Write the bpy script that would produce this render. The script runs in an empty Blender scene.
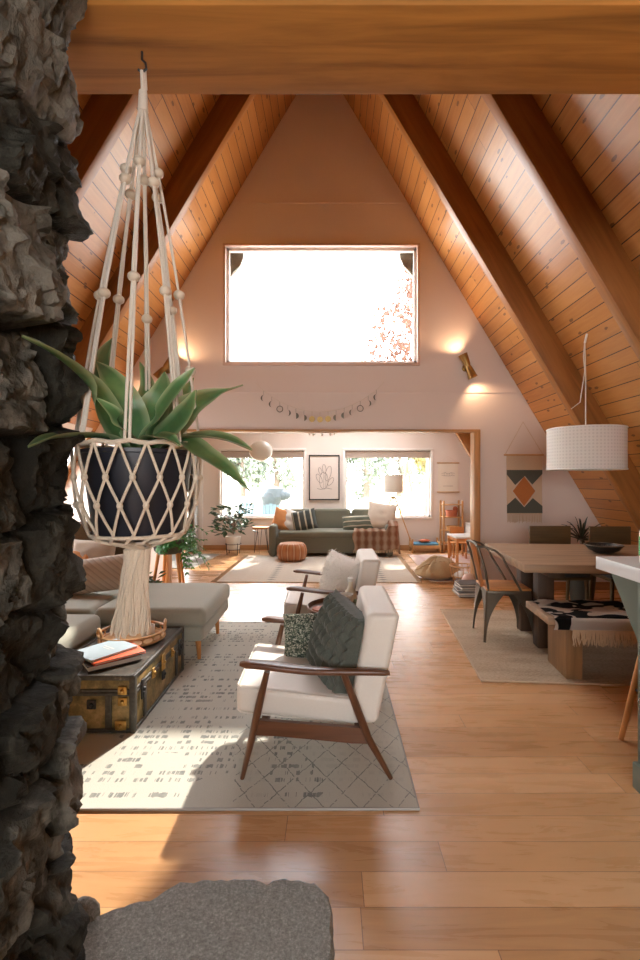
import bpy, bmesh, math, random
from mathutils import Vector, Matrix, noise, Euler
random.seed(7)
PI = math.pi
C = bpy.context.scene.collection
F = 470.0; VX = 330.0; VY = 480.0; EYE = 1.4
def P(x, y, h=0.0):
    D = (EYE-h)*F/(y-VY)
    return Vector(((x-VX)*D/F, D, h))
def Q(x, y, D):
    return Vector(((x-VX)*D/F, D, EYE-(y-VY)*D/F))
TAN = 1.675; APEX = 6.82; XC = -0.13
TH = math.atan(TAN); SN = math.sin(TH); CS = math.cos(TH)
def roof_x(z, side):
    return XC + side*(APEX-z)/TAN

# ------------------------------------------------------------------ materials
class NB:
    def __init__(s, name):
        s.mat = bpy.data.materials.new(name); s.mat.use_nodes = True
        s.t = s.mat.node_tree; s.t.nodes.clear()
        s.out = s.t.nodes.new('ShaderNodeOutputMaterial')
        s.b = s.t.nodes.new('ShaderNodeBsdfPrincipled')
        s.t.links.new(s.b.outputs[0], s.out.inputs[0])
        s._co = None
    def put(s, sock, v):
        if isinstance(v, bpy.types.NodeSocket): s.t.links.new(v, sock)
        elif v is not None: sock.default_value = v
    def co(s, kind='Object'):
        if s._co is None: s._co = s.t.nodes.new('ShaderNodeTexCoord')
        return s._co.outputs[kind]
    def m(s, op, a, b=None, c=None):
        n = s.t.nodes.new('ShaderNodeMath'); n.operation = op
        s.put(n.inputs[0], a)
        if b is not None: s.put(n.inputs[1], b)
        if c is not None: s.put(n.inputs[2], c)
        return n.outputs[0]
    def sep(s, v):
        n = s.t.nodes.new('ShaderNodeSeparateXYZ'); s.put(n.inputs[0], v); return n.outputs
    def comb(s, x, y, z=0.0):
        n = s.t.nodes.new('ShaderNodeCombineXYZ')
        for i, v in enumerate((x, y, z)): s.put(n.inputs[i], v)
        return n.outputs[0]
    def mapping(s, v, scale=(1,1,1), rot=(0,0,0), loc=(0,0,0)):
        n = s.t.nodes.new('ShaderNodeMapping'); s.put(n.inputs[0], v)
        n.inputs['Scale'].default_value = scale; n.inputs['Rotation'].default_value = rot; n.inputs['Location'].default_value = loc
        return n.outputs[0]
    def noise(s, v, scale=5, detail=4, rough=0.55, dist=0.0):
        n = s.t.nodes.new('ShaderNodeTexNoise'); s.put(n.inputs['Vector'], v)
        n.inputs['Scale'].default_value = scale; n.inputs['Detail'].default_value = detail
        n.inputs['Roughness'].default_value = rough; n.inputs['Distortion'].default_value = dist
        return n.outputs['Fac']
    def voro(s, v, scale=5, feature='F1', out='Distance', rnd=1.0):
        n = s.t.nodes.new('ShaderNodeTexVoronoi'); n.feature = feature; s.put(n.inputs['Vector'], v)
        n.inputs['Scale'].default_value = scale; n.inputs['Randomness'].default_value = rnd
        return n.outputs[out]
    def white(s, v):
        n = s.t.nodes.new('ShaderNodeTexWhiteNoise'); n.noise_dimensions = '2D'; s.put(n.inputs['Vector'], v)
        return n.outputs['Value']
    def ramp(s, f, stops):
        n = s.t.nodes.new('ShaderNodeValToRGB'); s.put(n.inputs[0], f)
        e = n.color_ramp.elements
        while len(e) < len(stops): e.new(0.5)
        for i, (p, c) in enumerate(stops):
            e[i].position = p; e[i].color = (*c, 1) if len(c) == 3 else c
        return n.outputs[0]
    def mix(s, f, a, b, mode='MIX'):
        n = s.t.nodes.new('ShaderNodeMix'); n.data_type = 'RGBA'; n.blend_type = mode
        s.put(n.inputs[0], f)
        for k, v in ((6, a), (7, b)):
            if isinstance(v, tuple) and len(v) == 3: v = (*v, 1)
            s.put(n.inputs[k], v)
        return n.outputs[2]
    def bump(s, h, strength=0.3, dist=0.01):
        n = s.t.nodes.new('ShaderNodeBump'); n.inputs['Strength'].default_value = strength
        n.inputs['Distance'].default_value = dist; s.put(n.inputs['Height'], h)
        s.t.links.new(n.outputs[0], s.b.inputs['Normal'])
    def fin(s, col=None, rough=None, metal=None, coat=None, spec=None, **kw):
        if isinstance(col, tuple) and len(col) == 3: col = (*col, 1)
        s.put(s.b.inputs['Base Color'], col); s.put(s.b.inputs['Roughness'], rough)
        s.put(s.b.inputs['Metallic'], metal); s.put(s.b.inputs['Coat Weight'], coat)
        s.put(s.b.inputs['Specular IOR Level'], spec)
        for k, v in kw.items(): s.put(s.b.inputs[k.replace('_', ' ')], v)
        return s.mat
M = {}
def dk(c, f): return tuple(min(1, x*f) for x in c)
def plain(name, c, rough=0.5, var=0.12, scale=6, metal=0.0, bump=0.0, bscale=40, **kw):
    n = NB(name); f = n.noise(n.co(), scale, 3)
    col = n.mix(f, dk(c, 1-var), dk(c, 1+var))
    if bump: n.bump(n.noise(n.co(), bscale, 3), bump, 0.004)
    M[name] = n.fin(col, rough, metal, **kw); return M[name]
def fabric(name, c, scale=260, var=0.18, bump=0.35, rough=0.9, blotch=0.08):
    n = NB(name); co = n.co()
    w = n.noise(co, scale, 2, 0.6); b = n.noise(co, 5, 2)
    col = n.mix(w, dk(c, 1-var), dk(c, 1+var)); col = n.mix(n.m('MULTIPLY', b, blotch*2), col, dk(c, .7))
    n.bump(w, bump, 0.002)
    M[name] = n.fin(col, rough, 0.0, spec=0.25, Sheen_Weight=0.15); return M[name]
def wood(name, c, axis=0, rough=0.42, scale=1.0, var=0.35, spec=0.4):
    n = NB(name); sc = [22*scale]*3; sc[axis] = 1.6*scale
    v = n.mapping(n.co(), tuple(sc))
    g = n.noise(v, 1.0, 5, 0.6, 0.6)
    col = n.ramp(g, [(0.25, dk(c, 1-var)), (0.55, c), (0.8, dk(c, 1+var*.6))])
    n.bump(g, 0.12, 0.003)
    M[name] = n.fin(col, rough, 0.0, spec=spec); return M[name]
def planks(name, w, L, cols, var=0.55, kn=(2.2, 5.0, .07), gap=0.012, gapcol=(0.03, 0.012, 0.005), seam=0.0015, rough=0.35, knots=0.0, grain=14, bump=0.35, swap=False, coat=0.0):
    n = NB(name); o = n.sep(n.co()); u, v = (o[1], o[0]) if swap else (o[0], o[1])
    vr = n.m('DIVIDE', v, w); row = n.m('FLOOR', vr); fv = n.m('FRACT', vr)
    rr = n.white(n.comb(row, 3.7))
    uu = n.m('ADD', n.m('DIVIDE', u, L), n.m('MULTIPLY', rr, 7.3)); idx = n.m('FLOOR', uu); fu = n.m('FRACT', uu)
    rid = n.white(n.comb(row, idx))
    gv = n.comb(n.m('MULTIPLY', u, 1.3), n.m('MULTIPLY', v, grain), n.m('MULTIPLY', rid, 40))
    g = n.noise(gv, 1.6, 6, 0.62, 0.9)
    tone = n.m('ADD', n.m('ADD', (0.55-var)/2, n.m('MULTIPLY', rid, var)), n.m('MULTIPLY', g, 0.6))
    k = len(cols); col = n.ramp(tone, [(0.18+0.7*i/(k-1), c) for i, c in enumerate(cols)])
    if knots:
        kv = n.comb(n.m('MULTIPLY', u, kn[0]), n.m('MULTIPLY', v, kn[1]), n.m('MULTIPLY', rid, 3))
        kd = n.voro(kv, 1.0)
        km = n.m('LESS_THAN', n.m('ADD', kd, n.m('MULTIPLY', n.noise(n.co(), 60, 2), 0.08)), kn[2]+0.06*knots)
        col = n.mix(n.m('MULTIPLY', km, 0.75), col, (0.09, 0.03, 0.01))
    e = n.m('MINIMUM', fv, n.m('SUBTRACT', 1.0, fv)); e2 = n.m('MINIMUM', fu, n.m('SUBTRACT', 1.0, fu))
    gm = n.m('MAXIMUM', n.m('LESS_THAN', n.m('MULTIPLY', e, w), gap/2), n.m('LESS_THAN', n.m('MULTIPLY', e2, L), seam))
    col = n.mix(gm, col, gapcol)
    n.bump(n.m('SUBTRACT', n.m('MULTIPLY', g, 0.15), gm), bump, 0.004)
    r = n.m('ADD', rough-0.06, n.m('MULTIPLY', g, 0.14))
    M[name] = n.fin(col, r, 0.0, coat=coat, Coat_Roughness=0.25); return M[name]

planks('ceiling_boards', 0.14, 4.2, var=0.28, kn=(4.2, 9.5, .10), cols= [(0.27,0.098,0.022), (0.44,0.182,0.046), (0.56,0.265,0.080)], gap=0.008, rough=0.34, knots=1.3, coat=0.15)
planks('floor_boards', 0.14, 1.5, [(0.41,0.205,0.086), (0.55,0.298,0.128), (0.62,0.345,0.157), (0.69,0.405,0.20)], gap=0.0022, gapcol=(0.22,0.10,0.045), rough=0.27, grain=11, bump=0.15)
wood('beam_wood', (0.40,0.165,0.034), 0, 0.62, 0.7, var=0.6, spec=0.2)
wood('rafter_wood', (0.33,0.13,0.033), 1, 0.4, 0.7, var=0.35)
wood('trim_wood', (0.48,0.25,0.10), 0, 0.45)
wood('trim_wood_z', (0.52,0.27,0.11), 2, 0.45)
wood('walnut', (0.13,0.053,0.024), 0, 0.33, 1.4, spec=0.5)
wood('walnut_z', (0.13,0.053,0.024), 2, 0.33, 1.4, spec=0.5)
wood('oak', (0.55,0.30,0.12), 2, 0.45, 1.2)
wood('oak_x', (0.58,0.33,0.14), 0, 0.45, 1.2)
wood('table_wood', (0.38,0.25,0.15), 0, 0.5, 0.8, var=0.4)
wood('dark_table_wood', (0.085,0.048,0.026), 2, 0.55, 0.8)
wood('olive_wood', (0.13,0.078,0.03), 0, 0.5, 1.0)
wood('bench_wood', (0.30,0.17,0.075), 2, 0.5, 0.9)
wood('honey_wood', (0.60,0.25,0.075), 0, 0.4, 1.2)
wood('honey_wood_z', (0.60,0.25,0.075), 2, 0.4, 1.2)
plain('wall_paint', (0.74,0.655,0.60), 0.75, 0.03, 2.0, bump=0.08, bscale=120)
plain('white_trim', (0.78,0.73,0.68), 0.45, 0.02)
plain('pink_trim', (0.62,0.46,0.38), 0.5, 0.03)
plain('black_plastic', (0.012,0.013,0.02), 0.45, 0.2)
plain('black_metal', (0.02,0.02,0.02), 0.4, 0.2)
plain('gun_metal', (0.14,0.12,0.09), 0.38, 0.25, 12, metal=0.75)
plain('brass', (0.42,0.27,0.10), 0.35, 0.25, 14, metal=0.9)
plain('trunk_brass', (0.55,0.33,0.10), 0.35, 0.35, 40, metal=0.85)
plain('steel', (0.55,0.55,0.53), 0.3, 0.05, metal=0.9)
fabric('cream_vinyl', (0.74,0.68,0.60), 90, 0.04, 0.08, 0.38)
fabric('grey_fabric', (0.40,0.40,0.33), 320, 0.2, 0.3)
fabric('sofa_green', (0.165,0.158,0.115), 200, 0.2, 0.4)
fabric('brown_plush', (0.15,0.085,0.04), 70, 0.5, 0.8)
fabric('beige_cloth', (0.60,0.50,0.40), 150, 0.15, 0.5)
fabric('orange_cloth', (0.62,0.27,0.10), 200, 0.15, 0.3)
fabric('white_cloth', (0.72,0.68,0.62), 200, 0.1, 0.4)
fabric('green_knit', (0.095,0.102,0.082), 120, 0.35, 0.6)
fabric('rope', (0.66,0.55,0.42), 500, 0.25, 0.7)
fabric('cord_white', (0.70,0.62,0.52), 500, 0.15, 0.5)
fabric('tan_canvas', (0.47,0.32,0.17), 60, 0.12, 0.3)
fabric('fringe_cloth', (0.60,0.45,0.30), 300, 0.2, 0.4)
fabric('kilim_cream', (0.62,0.48,0.34), 160, 0.12, 0.5)
fabric('kilim_dark', (0.10,0.105,0.085), 160, 0.2, 0.5)
fabric('kilim_rust', (0.48,0.17,0.05), 160, 0.2, 0.5)
fabric('fur', (0.86,0.82,0.76), 90, 0.1, 0.6, 0.95)
fabric('shade_cloth', (0.72,0.66,0.56), 300, 0.05, 0.2)
fabric('blind_cloth', (0.42,0.33,0.27), 200, 0.05, 0.2)
plain('island_green', (0.115,0.15,0.115), 0.42, 0.06)
plain('counter_white', (0.72,0.74,0.74), 0.25, 0.03, 3)
plain('bead_wood', (0.62,0.52,0.40), 0.5, 0.12, 30)
plain('soil', (0.035,0.022,0.014), 0.95, 0.5, 40)
plain('ceramic_white', (0.75,0.73,0.68), 0.3, 0.04)
plain('ceramic_dark', (0.05,0.055,0.045), 0.55, 0.2)
plain('paper', (0.75,0.68,0.58), 0.8, 0.04)
plain('art_paper', (0.74,0.65,0.58), 0.7, 0.04)
plain('ink', (0.30,0.25,0.22), 0.7, 0.1)
plain('book_blue', (0.30,0.38,0.42), 0.5, 0.1)
plain('book_red', (0.72,0.12,0.04), 0.5, 0.1)
plain('book_dark', (0.07,0.06,0.055), 0.5, 0.2)
plain('magazine_grey', (0.26,0.26,0.25), 0.4, 0.5, 9)
plain('page_white', (0.72,0.68,0.60), 0.8, 0.05, 60)
plain('rattan', (0.58,0.33,0.14), 0.45, 0.25, 40)
plain('bark', (0.17,0.13,0.10), 0.9, 0.3, 12, bump=0.5)
plain('fern_green', (0.05,0.20,0.04), 0.45, 0.4, 20)
plain('leaf_dark', (0.05,0.10,0.045), 0.4, 0.4, 20)
plain('spike_leaf', (0.03,0.035,0.02), 0.45, 0.4, 20)
plain('pale_green_leaf', (0.20,0.24,0.18), 0.7, 0.35, 0.6)
plain('autumn_leaf', (0.12,0.05,0.03), 0.7, 0.4, 1.5)
plain('yellow_leaf', (0.20,0.17,0.055), 0.7, 0.3, 1.5)
plain('outdoor_blue', (0.045,0.08,0.09), 0.6, 0.1)
plain('outdoor_grey', (0.028,0.038,0.042), 0.7, 0.1)
plain('dry_ground', (0.55,0.52,0.40), 0.95, 0.25, 0.35)
plain('wax', (0.72,0.66,0.52), 0.5, 0.04)
plain('candle_green', (0.25,0.36,0.22), 0.5, 0.05)
plain('bed_blue', (0.08,0.22,0.32), 0.7, 0.2)
plain('toy_red', (0.45,0.13,0.06), 0.6, 0.3, 30)
plain('pink_ball', (0.62,0.42,0.34), 0.6, 0.1)
plain('bottle_green', (0.15,0.62,0.30), 0.3, 0.1)
plain('felt_grey', (0.40,0.38,0.35), 0.8, 0.1)

def mat_leather():
    n = NB('pouf_leather'); co = n.sep(n.co()); a = n.m('ARCTAN2', co[1], co[0])
    k = n.m('ABSOLUTE', n.m('SINE', n.m('MULTIPLY', a, 7.0)))
    col = n.ramp(k, [(0.0, (0.62,0.42,0.26)), (0.22, (0.62,0.42,0.26)), (0.3, (0.34,0.11,0.035)), (1.0, (0.48,0.19,0.065))])
    col = n.mix(n.m('MULTIPLY', n.noise(n.co(), 9), 0.5), col, (0.30,0.10,0.035))
    M['pouf_leather'] = n.fin(col, 0.42)
mat_leather()
def mat_rug():
    n = NB('main_rug'); co = n.co(); o = n.sep(co); x, y = o[0], o[1]
    fib = n.noise(co, 300, 2); blotch = n.noise(co, 2.2, 3)
    base = n.mix(blotch, (0.54,0.525,0.455), (0.66,0.64,0.56))
    base = n.mix(n.m('MULTIPLY', fib, 0.45), base, (0.36,0.335,0.275))
    row = n.m('FLOOR', n.m('DIVIDE', y, 0.052)); fy = n.m('FRACT', n.m('DIVIDE', y, 0.052))
    nv = n.comb(n.m('MULTIPLY', x, 27), n.m('MULTIPLY', row, 3.77), 0.0)
    d = n.noise(nv, 1.0, 3, 0.7)
    thick = n.m('LESS_THAN', n.m('ABSOLUTE', n.m('SUBTRACT', fy, 0.5)), n.m('MULTIPLY', n.noise(co, 60, 2), 0.55))
    rowon = n.m('GREATER_THAN', n.white(n.comb(row, 1.3)), 0.25)
    big = n.m('GREATER_THAN', n.noise(n.mapping(co, (1.0, 1.8, 1)), 1.5, 1), 0.40)
    dash = n.m('MULTIPLY', n.m('MULTIPLY', n.m('GREATER_THAN', d, 0.53), thick), n.m('MULTIPLY', rowon, big))
    wob = n.m('MULTIPLY', n.noise(co, 30, 2), 0.03)
    p = n.m('ADD', n.m('ADD', n.m('MULTIPLY', x, 1.5), y), wob); q = n.m('ADD', n.m('SUBTRACT', n.m('MULTIPLY', x, 1.5), y), wob)
    lp = n.m('ABSOLUTE', n.m('SUBTRACT', n.m('FRACT', n.m('DIVIDE', p, 0.22)), 0.5))
    lq = n.m('ABSOLUTE', n.m('SUBTRACT', n.m('FRACT', n.m('DIVIDE', q, 0.22)), 0.5))
    lat = n.m('MAXIMUM', n.m('LESS_THAN', lp, 0.022), n.m('LESS_THAN', lq, 0.022))
    lat = n.m('MULTIPLY', lat, n.m('GREATER_THAN', n.noise(co, 45, 3), 0.42))
    xb = n.m('ADD', x, n.m('MULTIPLY', n.noise(co, 1.4, 2), 0.5))
    zone = n.m('MAXIMUM', n.m('GREATER_THAN', xb, 0.72), n.m('MULTIPLY', n.m('GREATER_THAN', xb, -0.45), n.m('LESS_THAN', xb, -0.2)))
    colm = n.m('MULTIPLY', n.m('GREATER_THAN', xb, 0.88), n.m('LESS_THAN', xb, 1.15))
    pat = n.m('MAXIMUM', n.m('MULTIPLY', lat, zone), n.m('MULTIPLY', dash, n.m('MAXIMUM', colm, n.m('SUBTRACT', 1.0, n.m('MULTIPLY', n.m('GREATER_THAN', xb, 0.72), 0.85)))))
    fade = n.m('MULTIPLY', pat, n.m('ADD', 0.25, n.m('MULTIPLY', n.noise(co, 14, 3), 0.8)))
    col = n.mix(fade, base, (0.12,0.135,0.135))
    n.bump(fib, 0.5, 0.004)
    M['main_rug'] = n.fin(col, 0.95, spec=0.15)
mat_rug()
def mat_rug2(name, base, c2, c3):
    n = NB(name); co = n.co(); o = n.sep(co); x, y = o[0], o[1]
    fib = n.noise(co, 200, 2)
    col = n.mix(n.m('MULTIPLY', fib, 0.4), base, dk(base, .7))
    p = n.m('ABSOLUTE', n.m('SUBTRACT', n.m('FRACT', n.m('DIVIDE', x, 0.26)), 0.5)); q = n.m('ABSOLUTE', n.m('SUBTRACT', n.m('FRACT', n.m('DIVIDE', y, 0.15)), 0.5))
    dm = n.m('ADD', p, q); m1 = n.m('LESS_THAN', dm, 0.27); m2 = n.m('LESS_THAN', n.m('ABSOLUTE', n.m('SUBTRACT', dm, 0.42)), 0.03)
    band = n.m('LESS_THAN', n.m('FRACT', n.m('DIVIDE', x, 0.78)), 0.34)
    col = n.mix(n.m('MULTIPLY', n.m('MULTIPLY', m1, band), 0.75), col, c2); col = n.mix(n.m('MULTIPLY', m2, 0.3), col, c3)
    n.bump(fib, 0.5, 0.004); M[name] = n.fin(col, 0.95, spec=0.15)
mat_rug2('sunroom_rug', (0.60,0.53,0.44), (0.14,0.14,0.13), (0.35,0.24,0.18))
mat_rug2('pink_rug', (0.60,0.44,0.38), (0.40,0.20,0.17), (0.62,0.55,0.48))
mat_rug2('blue_rug', (0.42,0.44,0.42), (0.25,0.28,0.28), (0.55,0.50,0.45))
def mat_jute():
    n = NB('jute'); co = n.co(); o = n.sep(co)
    r = n.m('SINE', n.m('MULTIPLY', o[1], 250)); f = n.noise(n.mapping(co, (30, 90, 1)), 1.5, 4, 0.7)
    b = n.noise(n.mapping(co, (1.5, 8, 1)), 1.0, 3)
    col = n.ramp(n.m('ADD', n.m('MULTIPLY', f, .7), n.m('MULTIPLY', b, .35)), [(0.3, (0.22,0.15,0.09)), (0.55, (0.54,0.41,0.28)), (0.75, (0.72,0.60,0.44))])
    n.bump(n.m('ADD', n.m('MULTIPLY', r, .5), f), 0.7, 0.006); M['jute'] = n.fin(col, 0.95, spec=0.1)
mat_jute()
def mat_throw():
    n = NB('bench_throw'); co = n.co(); f = n.noise(n.mapping(co, (5, 8, 5)), 1.0, 1, 0.4, 1.2)
    col = n.ramp(f, [(0.49, (0.015,0.015,0.015)), (0.52, (0.62,0.54,0.45))]); n.bump(n.noise(co, 200), .4, .003)
    M['bench_throw'] = n.fin(col, 0.95, spec=0.1)
mat_throw()
def mat_plaid():
    n = NB('plaid_throw'); o = n.sep(n.co())
    f = n.m('SINE', n.m('MULTIPLY', o[0], 46)); g = n.m('SINE', n.m('MULTIPLY', o[2], 40))
    col = n.ramp(n.m('ADD', n.m('MULTIPLY', f, .35), n.m('ADD', n.m('MULTIPLY', g, .15), .5)), [(0.2, (0.34,0.15,0.08)), (0.5, (0.50,0.30,0.19)), (0.8, (0.60,0.45,0.33))])
    M['plaid_throw'] = n.fin(col, 0.9)
mat_plaid()
def mat_stripes(name, c1, c2, fr, axis=2, duty=.7):
    n = NB(name); o = n.sep(n.co()); f = n.m('SINE', n.m('MULTIPLY', o[axis], fr)); n.bump(n.noise(n.co(), 200), .4, .002)
    M[name] = n.fin(n.mix(n.m('GREATER_THAN', f, duty), c1, c2), 0.9)
mat_stripes('green_stripe', (0.11,0.12,0.085), (0.42,0.38,0.28), 70)
mat_stripes('dark_mark', (0.05,0.055,0.045), (0.40,0.37,0.27), 55, 0)
def mat_tweed():
    n = NB('tweed'); co = n.co(); v = n.voro(co, 150, out='Color'); s = n.sep(v)
    col = n.ramp(s[0], [(0.0, (0.03,0.045,0.035)), (0.45, (0.13,0.16,0.12)), (0.75, (0.32,0.34,0.26)), (1, (0.62,0.60,0.5))])
    n.bump(n.voro(co, 150), 0.8, 0.006); M['tweed'] = n.fin(col, 0.95, spec=.1)
mat_tweed()
def mat_lumbar():
    n = NB('rib_cloth'); o = n.sep(n.co()); k = n.m('SINE', n.m('ADD', n.m('MULTIPLY', o[0], 120), n.m('MULTIPLY', o[2], 130)))
    col = n.mix(n.m('GREATER_THAN', k, .6), (0.60,0.50,0.41), (0.49,0.40,0.32)); n.bump(k, .4, .003); M['rib_cloth'] = n.fin(col, .9)
mat_lumbar()
def mat_agave():
    n = NB('agave_leaf'); co = n.co(); a = n.t.nodes.new('ShaderNodeAttribute'); a.attribute_name = 'edge'
    f = n.noise(n.mapping(co, (8, 8, 8)), 1.2, 3)
    col = n.ramp(f, [(0.3, (0.035,0.10,0.035)), (0.55, (0.075,0.18,0.06)), (0.8, (0.16,0.28,0.095))])
    col = n.mix(a.outputs['Fac'], col, (0.42,0.48,0.26))
    M['agave_leaf'] = n.fin(col, 0.42, 0.0, Transmission_Weight=0.0, Subsurface_Weight=0.12)
mat_agave()
def mat_stone():
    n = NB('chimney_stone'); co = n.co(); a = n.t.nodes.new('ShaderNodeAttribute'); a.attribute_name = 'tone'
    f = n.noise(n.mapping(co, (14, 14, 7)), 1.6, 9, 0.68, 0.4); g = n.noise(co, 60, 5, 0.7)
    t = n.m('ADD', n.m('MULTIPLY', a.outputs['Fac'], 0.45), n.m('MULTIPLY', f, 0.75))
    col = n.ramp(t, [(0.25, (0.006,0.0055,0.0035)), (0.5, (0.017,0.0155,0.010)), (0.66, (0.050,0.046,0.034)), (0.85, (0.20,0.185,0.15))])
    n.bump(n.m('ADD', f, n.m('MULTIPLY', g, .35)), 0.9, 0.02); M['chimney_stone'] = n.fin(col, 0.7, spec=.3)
    n = NB('hearth_stone'); co = n.co(); g = n.noise(co, 130, 4, .8); v = n.voro(co, 170)
    g = n.m('ADD', n.m('MULTIPLY', g, .8), n.m('MULTIPLY', n.noise(co, 55, 3, .8), .22)); col = n.ramp(g, [(0.3, (0.09,0.088,0.078)), (0.52, (0.25,0.243,0.215)), (0.66, (0.42,0.41,0.37)), (0.72, (0.75,0.73,0.66))])
    n.bump(n.m('ADD', n.noise(co, 26, 6, .75), n.m('MULTIPLY', g, .5)), 0.8, 0.012); M['hearth_stone'] = n.fin(col, 0.6)
mat_stone()
def mat_trunk():
    n = NB('trunk_shell'); co = n.co(); f = n.noise(co, 9, 5, .7); g = n.noise(co, 40, 3)
    col = n.ramp(f, [(0.3, (0.06,0.045,0.018)), (0.48, (0.22,0.16,0.055)), (0.62, (0.42,0.28,0.11)), (0.8, (0.6,0.4,0.24))])
    n.bump(g, .3, .003); M['trunk_shell'] = n.fin(col, .5)
    n = NB('trunk_edge'); co = n.co(); f = n.noise(co, 22, 5, .7)
    col = n.ramp(f, [(0.3, (0.03,0.028,0.024)), (0.6, (0.085,0.075,0.06)), (0.75, (0.26,0.24,0.2))]); M['trunk_edge'] = n.fin(col, .42)
mat_trunk()
def mat_glass():
    m = bpy.data.materials.new('window_glass'); m.use_nodes = True; t = m.node_tree; t.nodes.clear()
    o = t.nodes.new('ShaderNodeOutputMaterial'); a = t.nodes.new('ShaderNodeBsdfTransparent'); g = t.nodes.new('ShaderNodeBsdfGlossy')
    g.inputs['Roughness'].default_value = 0.02
    x = t.nodes.new('ShaderNodeMixShader'); x.inputs[0].default_value = 0.04
    t.links.new(a.outputs[0], x.inputs[1]); t.links.new(g.outputs[0], x.inputs[2]); t.links.new(x.outputs[0], o.inputs[0]); M['window_glass'] = m
mat_glass()
def emit(name, c, s):
    n = NB(name); M[name] = n.fin(c, .5, Emission_Color=(*c, 1), Emission_Strength=s)
emit('lamp_glow', (1.0,0.62,0.35), 14)
def mat_drum():
    n = NB('drum_shade'); co = n.sep(n.co()); a = n.m('MULTIPLY', n.m('ARCTAN2', co[1], co[0]), 34); z = n.m('MULTIPLY', co[2], 110)
    k = n.m('MULTIPLY', n.m('SINE', n.m('ADD', a, z)), n.m('SINE', n.m('SUBTRACT', a, z)))
    col = n.mix(n.m('MULTIPLY', n.m('GREATER_THAN', k, .35), .35), (0.70,0.66,0.61), (0.42,0.38,0.36))
    M['drum_shade'] = n.fin(col, .8, Subsurface_Weight=0.1)
mat_drum()

# ------------------------------------------------------------------ mesh helpers
def new(): return bmesh.new()
def box(bm, c, s, rot=None, bev=0.0, seg=2):
    r = bmesh.ops.create_cube(bm, size=1.0); vs = r['verts']
    for v in vs: v.co = Vector((v.co.x*s[0], v.co.y*s[1], v.co.z*s[2]))
    if bev:
        es = list({e for v in vs for e in v.link_edges})
        rr = bmesh.ops.bevel(bm, geom=es, offset=min(bev, min(s)*.49), segments=seg, affect='EDGES', profile=0.5)
        vs = list({v for f in rr['faces'] for v in f.verts} | {v for v in vs if v.is_valid})
    Mx = Matrix.Translation(Vector(c))
    if rot is not None: Mx = Mx @ (rot.to_matrix().to_4x4() if isinstance(rot, Euler) else rot.to_4x4())
    for v in vs: v.co = Mx @ v.co
    return vs
def tube(bm, pts, r, n=8, caps=True, flat=1.0):
    pts = [Vector(p) for p in pts]; k = len(pts); R = r if isinstance(r, (list, tuple)) else [r]*k
    t0 = (pts[1]-pts[0]).normalized(); up = Vector((0,0,1)) if abs(t0.z) < .9 else Vector((1,0,0))
    nrm = t0.cross(up).normalized(); rings = []
    for i, p in enumerate(pts):
        t = (pts[min(i+1, k-1)]-pts[max(i-1, 0)]).normalized()
        nrm = (nrm - t*nrm.dot(t)).normalized(); b = t.cross(nrm)
        rings.append([bm.verts.new(p + (nrm*math.cos(2*PI*j/n) + b*math.sin(2*PI*j/n)*flat)*R[i]) for j in range(n)])
    for a, b in zip(rings, rings[1:]):
        for j in range(n): bm.faces.new((a[j], a[(j+1)%n], b[(j+1)%n], b[j]))
    if caps: bm.faces.new(rings[0][::-1]); bm.faces.new(rings[-1])
def lathe(bm, prof, n=28, c=(0,0,0), closed=False):
    c = Vector(c); rings = []
    for r, z in prof:
        if r < 1e-5: rings.append([bm.verts.new(c+Vector((0,0,z)))])
        else: rings.append([bm.verts.new(c+Vector((r*math.cos(2*PI*j/n), r*math.sin(2*PI*j/n), z))) for j in range(n)])
    for a, b in zip(rings, rings[1:]):
        for j in range(n):
            k = (j+1) % n
            if len(a) == 1 and len(b) == 1: continue
            if len(a) == 1: bm.faces.new((a[0], b[k], b[j]))
            elif len(b) == 1: bm.faces.new((a[j], a[k], b[0]))
            else: bm.faces.new((a[j], a[k], b[k], b[j]))
def prism(bm, poly, a, b, fn):
    # poly: 2d points; fn(u,v,w) -> 3d; extrude w from a to b
    A = [bm.verts.new(fn(u, v, a)) for u, v in poly]; B = [bm.verts.new(fn(u, v, b)) for u, v in poly]
    bm.faces.new(A); bm.faces.new(B[::-1]); n = len(poly)
    for i in range(n): bm.faces.new((A[i], B[i], B[(i+1)%n], A[(i+1)%n]))
def sphere(bm, c, r, seg=12, rings=8, sc=(1,1,1)):
    res = bmesh.ops.create_uvsphere(bm, u_segments=seg, v_segments=rings, radius=r)
    for v in res['verts']: v.co = Vector((v.co.x*sc[0], v.co.y*sc[1], v.co.z*sc[2])) + Vector(c)
def pillow(bm, w, h, t, N=18, pinch=0.07, wr=0.006):
    g = {}
    sd = random.random()*50
    for s in (1, -1):
        for i in range(N+1):
            for j in range(N+1):
                if s == -1 and (i in (0, N) or j in (0, N)): g[s,i,j] = g[1,i,j]; continue
                u = 2*i/N-1; v = 2*j/N-1
                pu = u*(1-pinch*(1-v*v)*abs(u)); pv = v*(1-pinch*(1-u*u)*abs(v))
                z = (max(0, (1-abs(u)**2.4)*(1-abs(v)**2.4)))**0.5*t/2
                z += noise.noise(Vector((u*2.2+sd, v*2.2, s*3.0)))*wr*(1-abs(u)**4)*(1-abs(v)**4)*3
                g[s,i,j] = bm.verts.new((pu*w/2, s*z, pv*h/2))
        for i in range(N):
            for j in range(N):
                f = (g[s,i,j], g[s,i+1,j], g[s,i+1,j+1], g[s,i,j+1])
                bm.faces.new(f if s == -1 else f[::-1])
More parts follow.
